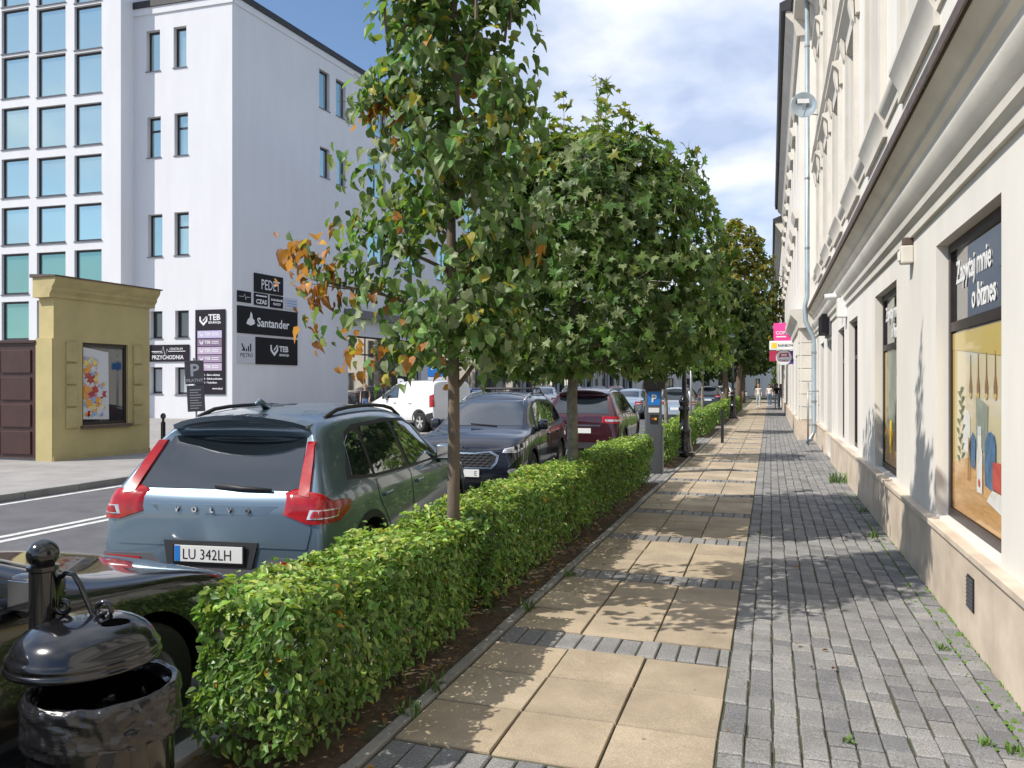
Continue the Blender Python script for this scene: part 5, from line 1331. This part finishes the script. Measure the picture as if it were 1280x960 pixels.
    # ---- rear end
    if style == 'nordic':
        patch(skin, [(-w*.90,.22*h),(w*.90,.22*h),(w*.93,.60*h),(w*.52,.60*h),(w*.40,.52*h),(-w*.40,.52*h),(-w*.52,.60*h),(-w*.93,.60*h)], REAR, .012, 'plastic_grey', 'rear_bumper', t, .08)
        patch(skin, [(-w*.86,.20*h),(w*.86,.20*h),(w*.80,.38*h),(-w*.80,.38*h)], REAR, .022, 'plastic_dark', 'bumper_valance', t, .1)
        patch(skin, [(-w*.36,.52*h),(w*.36,.52*h),(w*.40,.70*h),(-w*.40,.70*h)], REAR, .016, 'plastic_dark', 'plate_recess', t, .08)
        patch(skin, [(-w*.80,.665*h),(w*.80,.665*h),(w*.83,.80*h),(w*.79,1.03*h),(-w*.79,1.03*h),(-w*.83,.80*h)], REAR, .007, colour, 'tailgate', t, .06)
        for s in (1, -1):
            # upright light column beside the rear screen, then the boomerang towards the flank
            up = [(s*w*.705,1.03*h),(s*w*.80,1.02*h),(s*w*.745,1.25*h),(s*w*.695,1.385*h),(s*w*.635,1.385*h),(s*w*.66,1.25*h)]
            patch(skin, up, REAR, .022, 'lamp_red', 'tail_light', t, .04, .03)
        e_ = lambda yx, xx: None
        low = [(.32,.90),(.44,.84),(.68,.845),(.82,.90),(.85,.965),(.76,.98),(.62,.985),(.54,1.04),(.42,1.07),(.36,1.04)]
        # s axis for heading -42 deg: e = (sin42, cos42) -> s = x*sin42 + y*cos42 ; the corner sits near s0
        s0 = w*.9*math.sin(R(42)) + (-L/2+.12)*math.cos(R(42))
        q = [(s0 + (a - .56)*.95, b*h) for a, b in low]
        corner(q, .020, 'lamp_red', 'tail_light', 42, step=.04, thick=.03)
        q2 = [(s0 + (a - .56)*.95, b*h) for a, b in ((.44,.875),(.66,.88),(.68,.935),(.46,.94))]
        for o_ in corner(q2, .027, 'lamp_clear', 'tail_light_lens', 42, step=.04): pass
        q3 = [(s0 + (a - .56)*.95, b*h) for a, b in ((.455,.883),(.645,.888),(.665,.927),(.475,.932))]
        corner(q3, .031, 'lamp_red', 'tail_light_lens', 42, step=.04)
        for s in (1, -1):
            patch(skin, [(s*w*.58,.545*h),(s*w*.90,.545*h),(s*w*.90,.585*h),(s*w*.60,.575*h)], REAR, .02, 'lamp_red', 'reflector', t, .05)
        # letters and wiper
        yl_ = ry(0, .93*h)
        for i, ch in enumerate('VOLVO'):
            x = (i - 2)*.135; yy = ry(x, .925*h)
            text(ch, .05, 'chrome', t, x, yy - .012, .905*h, 'CENTER', .012, 'badge_letter', .002)
        patch(skin, [(-w*.55,.955*h),(w*.55,.955*h),(w*.45,.89*h),(-w*.45,.89*h)], REAR, .0085, colour, 'badge_panel', t, .08)
        m = MB(); m.tube([(-.02,ry(0,1.09*h)-.02,1.085*h),(.18,ry(.18,1.075*h)-.025,1.07*h),(.42,ry(.42,1.06*h)-.02,1.065*h)], [.022,.018,.01], 8); m.build('wiper', 'plastic_dark', t, smooth=True)
        plate(t, ry(0,.62*h)-.03, .615*h, 'rear', txt)
        m = MB(); m.cbox(-.275,.275,-.012,.0,-.075,.065,.004); fr_ = m.build('plate_frame', 'sign_black', t); fr_.location = (0, ry(0,.62*h)-.022, .615*h)
        m = MB(); m.tube([(0,fx(.85),H-.02),(0,fx(.72),H+.03),(0,fx(.66),H+.015)], [.035,.028,.008], 8); m.build('antenna_fin', colour, t, smooth=True)
    else:
        patch(skin, [(-w*.88,.24*h),(w*.88,.24*h),(w*.90,.42*h),(-w*.90,.42*h)], REAR, .012, 'plastic_dark', 'rear_bumper', t, .1)
        if kind == 'van':
            for s in (1, -1):
                patch(skin, [(s*.015,.45*h),(s*w*.84,.45*h),(s*w*.80,1.52*h),(s*.015,1.53*h)], REAR, .006, colour, 'rear_door', t, .1)
            q = [(w*.99*math.sin(R(40)) + (-L/2+.06)*math.cos(R(40)) + a, b*h) for a, b in ((-.09,.82),(.10,.80),(.12,1.15),(-.06,1.2))]
            corner(q, .015, 'lamp_red', 'tail_light', 40, step=.05)
            patch(skin, [(-.08,.80*h),(.62,.80*h),(.62,.92*h),(-.08,.92*h)], REAR, .012, 'plastic_dark', 'plate_recess', t, .1)
            pl = plate(t, ry(.27,.86*h)-.02, .86*h, 'rear', txt); pl.location.x = .27
            for s, A in ((1, SIDE_R), (-1, SIDE_L)):
                q = P((.03,.28),(.42,.28),(.40,.58),(.05,.64)); patch(skin, q if s > 0 else mir(q), A, .01, 'plastic_dark', 'corner_bumper', t, .08)
        else:
            zt_ = (.86, 1.0) if kind == 'suv' else (.80, .96)
            patch(skin, [(-w*.78,.56*h),(w*.78,.56*h),(w*.80,zt_[1]*h),(-w*.80,zt_[1]*h)], REAR, .006, colour, 'tailgate', t, .08)
            q = [(w*.9*math.sin(R(48)) + (-L/2+.12)*math.cos(R(48)) + a, b*h) for a, b in ((-.30,zt_[0]),(.10,zt_[0]-.02),(.34,zt_[0]+.07),(.30,zt_[1]),(-.28,zt_[1]))]
            corner(q, .016, 'lamp_red', 'tail_light', 48, step=.05)
            q = [(a*.7 + q[0][0]*.0 + (w*.9*math.sin(R(48)) + (-L/2+.12)*math.cos(R(48))), b*h) for a, b in ((-.34,zt_[0]+.03),(.12,zt_[0]+.03),(.14,zt_[0]+.075),(-.34,zt_[0]+.075))]
            corner(q, .021, 'lamp_clear', 'tail_light_lens', 48, step=.05)
            zp = .68 if kind == 'suv' else .62
            plate(t, ry(0,zp*h)-.014, zp*h, 'rear', txt)
            if kind == 'suv': patch(skin, [(-w*.5,.78*h),(w*.5,.78*h),(w*.5,.815*h),(-w*.5,.815*h)], REAR, .013, 'chrome', 'trim_bar', t, .1)
    # ---- front end
    patch(skin, [(-w*.80,.24*h),(w*.80,.24*h),(w*.84,.40*h),(-w*.84,.40*h)], FRONT, .012, 'plastic_dark', 'front_bumper', t, .1)
    gz = (.56, .76)
    if kind == 'suv' and style == 'tiger':
        gr = [(-.50,.60*h),(-.42,.52*h),(.42,.52*h),(.50,.60*h),(.52,.69*h),(.40,.745*h),(.16,.72*h),(-.16,.72*h),(-.40,.745*h),(-.52,.69*h)]
        patch(skin, [(a*1.08, (b/h-.635)*1.22*h+.635*h) for a, b in gr], FRONT, .012, 'chrome', 'grille_frame', t, .05); g_ = patch(skin, gr, FRONT, .020, 'black_matte', 'grille', t, .05)
        for rr in range(5):
            for cc in range(-4, 5):
                x = cc*.10 + (rr % 2)*.05; zz = (.545 + .042*rr)*h
                if abs(x) > .44: continue
                yy = fy_(x, zz) + .024
                m = MB(); m.tube([(x-.035,yy,zz+.008),(x,yy+.006,zz-.006),(x+.035,yy,zz+.008)], .006, 5); m.build('grille_mesh', 'plastic_grey', g_)
        text('KIA', .085, 'chrome', t, 0, fy_(0,.80*h)+.02, .785*h, 'CENTER', .012, 'badge_letter', .004, flip=True)
    else:
        gr = [(-.46,.54*h),(.46,.54*h),(.52,.70*h),(-.52,.70*h)]; patch(skin, gr, FRONT, .014, 'black_matte', 'grille', t, .08)
    q0 = w*.82*math.sin(R(50)) - 0
    def fcorner(poly, off, m, nm, deg, **kw):
        patch(skin, poly, R(deg), off, m, nm, t, **kw); patch(skin, mir(poly), R(180 - deg), off, m, nm, t, **kw)
    # heading +deg: e = (-sin, cos): s = -x sin + y cos
    c0 = -w*.80*math.sin(R(55)) + (L/2-.2)*math.cos(R(55))
    zl = .80 if kind != 'sedan' else .70
    hl = [(c0 + a, (zl + b)*h) for a, b in ((.20,-.055),(-.02,-.06),(-.32,.03),(-.36,.10),(-.10,.055),(.16,.0))]
    hl = [(c0*2 - a, b) if False else (a, b) for a, b in hl]
    fcorner(hl, .014, 'lamp_clear', 'headlight', 55, step=.04)
    for dx in (-.02, -.14):
        fcorner(disc(c0 + dx, (zl + .005 - dx*.2)*h, .035, .035, 12), .020, 'black_matte', 'headlight_lens', 55, step=.04)
    fcorner(disc(c0 + .05, .46*h, .09, .05, 14), .016, 'lamp_clear', 'fog_light', 55, step=.05)
    plate(t, fy_(0,.42*h)+.02, .43*h, 'front', front_txt)
    hood = None
    if rack:
        for s in (1, -1):
            pts = []
            for yy in np.linspace(.75, 2.55, 9):
                hz = skin.hit((s*w*.60, fx(yy), 5), (0, 0, -1))[0]; e = min(1, 3.5*min((yy-.75), (2.55-yy))/1.8)
                if hz: pts.append((s*w*.60, fx(yy), hz.z + .004 + .035*min(1, e*2)))
            m = MB(); m.tube(pts, .017, 8); m.build('roof_rail', rack, t, smooth=True)
    if style == 'tiger':
        for yy in (1.2, 2.0):
            hz = skin.hit((0, fx(yy), 5), (0, 0, -1))[0].z
            m = MB(); m.tube([(-w*.64,fx(yy),hz-.03),(-w*.6,fx(yy),hz+.06),(w*.6,fx(yy),hz+.06),(w*.64,fx(yy),hz-.03)], .018, 8); m.build('roof_bar', 'black_matte', t, smooth=True)
    m = MB(); m.tube([(-w*.3,fy_(-w*.3,1.09*h)+.0,1.10*h),(w*.2,fy_(w*.2,1.12*h)+.012,1.13*h)], .009, 5); m.build('wiper', 'plastic_dark', t)
    return t
paint('car_bluegrey', (.13, .185, .235), .55, .28); paint('car_black', (.006, .006, .008), .1, .2); paint('car_navy', (.010, .012, .020), .3, .22)
paint('car_maroon', (.055, .010, .016), .4, .28); paint('car_silver', (.42, .44, .46), .7, .3); paint('car_white', (.72, .73, .74), 0, .35); paint('car_white_van', (.74, .74, .74), 0, .4)
paint('car_red', (.30, .015, .025), .3, .28); paint('car_blue', (.02, .10, .38), .3, .28); paint('car_dark', (.02, .021, .024), .3, .25); paint('car_sky', (.28, .36, .45), .5, .3)
make_car('parked_car', 'blue grey compact SUV with tall red boomerang tail lights, seen from behind', 'car_bluegrey', 'suv', 4.40, 1.80, 1.63, (-4.06, 6.60), R(8.5), style='nordic', txt='LU 342LH', rack='black_matte')
make_car('parked_car', 'glossy black car with its bonnet beside the litter bin', 'car_black', 'sedan', 4.45, 1.82, 1.46, (-3.68, 1.58), 0, wheel_r=.33)
make_car('parked_car', 'dark SUV with roof bars and mesh grille facing the camera', 'car_navy', 'suv', 4.48, 1.86, 1.66, (-4.70, 13.2), R(185.5), style='tiger', rack='chrome', front_txt='E')
make_car('parked_car', 'maroon SUV with chrome trimmed tailgate behind the maple trunk', 'car_maroon', 'suv', 4.8, 1.92, 1.72, (-4.35, 19.9), R(3), rack='grey_metal')
vn = make_car('white_van', 'small white panel van with dark corner bumpers and red tail lamps', 'car_white_van', 'van', 4.3, 1.8, 1.85, (-12.5, 26.0), R(62), z=0.0)
vn['category'] = 'van'
s_ = make_car('parked_car', 'silver SUV parked beyond the parking meter', 'car_silver', 'suv', 4.5, 1.85, 1.66, (-4.1, 37.5), 0, rack='black_matte')
e_ = make_car('parked_car', 'white saloon on the far side of the street, nearest in the far row', 'car_white', 'sedan', 4.5, 1.8, 1.56, (-13.0, 45), R(12), z=0)
def repaint(o, label, colour, loc, heading, z, src):
    c = copy_tree(o); c.location = (loc[0], loc[1], z); c.rotation_euler.z = heading; c['label'] = label
    def rec(p):
        for ch in p.children:
            if ch.type == 'MESH':
                for sl in ch.material_slots:
                    if sl.material == MATS[src]: sl.link = 'OBJECT'; sl.material = MATS[colour]
            rec(ch)
    rec(c); return c
repaint(s_, 'near black SUV farther along the kerb, small under the trees', 'car_dark', (-4.2, 58), 0, ROAD_Z, 'car_silver')
repaint(s_, 'white SUV farthest along the kerb', 'car_white', (-4.1, 74), 0, ROAD_Z, 'car_silver')
repaint(e_, 'blue car crossing at the far end of the street', 'car_blue', (-5.0, 96), R(80), ROAD_Z, 'car_white')
repaint(e_, 'red saloon among pale cars on the far side', 'car_red', (-12.0, 62), R(12), 0, 'car_white')
repaint(e_, 'pale blue saloon driving away past the maroon SUV', 'car_sky', (-7.0, 41), 0, ROAD_Z, 'car_white')
repaint(e_, 'black saloon third in the far row', 'car_dark', (-12.2, 56), R(12), 0, 'car_white')
repaint(e_, 'silver saloon second in the far row', 'car_silver', (-12.6, 50.5), R(12), 0, 'car_white')
repaint(e_, 'blue saloon between the white van and the roof bars', 'car_blue', (-12.0, 29.6), R(40), 0, 'car_white')

# ================================================================== PEOPLE
def person(label, loc, heading, top, legs, hair, stride=.18, height=1.68, arm=.1, long_hair=True, group=None):
    t = thing('person', label, 'person', loc, heading, group)
    s = height / 1.68
    J = {'pel': (0,0,.92), 'wst': (0,.0,1.06), 'chs': (0,.0,1.25), 'nck': (0,.0,1.42), 'hd0': (0,.015,1.50), 'hd1': (0,.02,1.60),
         'hl': (-.09,0,.88), 'kl': (-.095,stride*.6,.48), 'al': (-.095,stride*.5,.08), 'tl': (-.1,stride*.5+.15,.03),
         'hr': (.09,0,.88), 'kr': (.095,-stride*.1,.48), 'ar': (.095,-stride,.10), 'tr': (.1,-stride+.14,.03),
         'sl': (-.17,0,1.37), 'el': (-.22,-arm*.5,1.10), 'wl': (-.22,arm*1.2,.88), 'fl': (-.215,arm*1.5,.78),
         'sr': (.17,0,1.37), 'er': (.22,-arm*.4,1.10), 'wr': (.22,arm*.6,.87), 'fr': (.215,arm*.8,.77)}
    rad = {'pel': .135, 'wst': .115, 'chs': .13, 'nck': .052, 'hd0': .075, 'hd1': .085, 'hl': .095, 'kl': .062, 'al': .042, 'tl': .035, 'hr': .095, 'kr': .062, 'ar': .042, 'tr': .035,
           'sl': .058, 'el': .042, 'wl': .03, 'fl': .028, 'sr': .058, 'er': .042, 'wr': .03, 'fr': .028}
    E = [('pel','wst'),('wst','chs'),('chs','nck'),('nck','hd0'),('hd0','hd1'),('pel','hl'),('hl','kl'),('kl','al'),('al','tl'),('pel','hr'),('hr','kr'),('kr','ar'),('ar','tr'),('chs','sl'),('sl','el'),('el','wl'),('wl','fl'),('chs','sr'),('sr','er'),('er','wr'),('wr','fr')]
    ks = list(J); me = bpy.data.meshes.new('body'); me.from_pydata([tuple(c*s for c in J[k]) for k in ks], [(ks.index(a), ks.index(b)) for a, b in E], [])
    o = bpy.data.objects.new('body', me); COL.objects.link(o)
    o.modifiers.new('k', 'SKIN'); sv = me.skin_vertices[0].data
    for i, k in enumerate(ks): sv[i].radius = (rad[k]*s, rad[k]*s*(.75 if k in ('pel','wst','chs') else 1)); sv[i].use_root = (k == 'pel')
    md = o.modifiers.new('s', 'SUBSURF'); md.levels = 2; md.render_levels = 2
    dg = bpy.context.evaluated_depsgraph_get(); rm = bpy.data.meshes.new_from_object(o.evaluated_get(dg)); bpy.data.objects.remove(o)
    rm.materials.clear()
    for mm in ('skin', top, legs, 'cloth_white'): rm.materials.append(MATS[mm])
    for p in rm.polygons:
        z = p.center.z/s; p.use_smooth = True
        p.material_index = 3 if z < .1 else 2 if (z < .98 and abs(p.center.x)/s < .185) else 1 if (.98 <= z < 1.38 and abs(p.center.x)/s < .19) else 0
    rm.name = 'body'; link(bpy.data.objects.new('body', rm), t)
    m = MB(); m.lathe([(.01,.135),(.06,.12),(.092,.06),(.096,.0),(.085,-.06 if not long_hair else -.1),(.07,-.09 if not long_hair else -.26),(.03,-.1 if not long_hair else -.28)], (0,-.015*s,1.58*s), 14); m.build('hair', hair, t, smooth=True)
    for x in (-.03, .03): MB().lathe([(.002,-.006),(.008,0),(.002,.006)], (x,.095*s,1.585*s), 6, axis='y').build('eye','black_matte',t)
    return t
grp = 'people walking on the pavement'
person('walking person in pale top and light jeans, leftmost of the four', (-.84, 59.5, 0), R(180), 'cloth_white', 'denim_pale', 'hair_fair', group=grp)
person('walking person in white top and blue jeans', (-.08, 61.5, 0), R(180), 'cloth_white', 'denim', 'hair', group=grp, stride=-.16)
person('walking person in black top and pale trousers', (.42, 57.0, 0), R(180), 'cloth_black', 'denim_pale', 'hair', group=grp, height=1.74)
person('walking person dressed all in black, nearest the wall', (.70, 57.6, 0), R(180), 'cloth_black', 'cloth_black', 'hair', group=grp, stride=-.15)
pp = on_ground(406, 527, 0)
person('person in a dark jacket standing by the white block entrance', (-18.9, 33.5, 0), R(200), 'cloth_black', 'denim', 'hair_fair', stride=.04, long_hair=False)
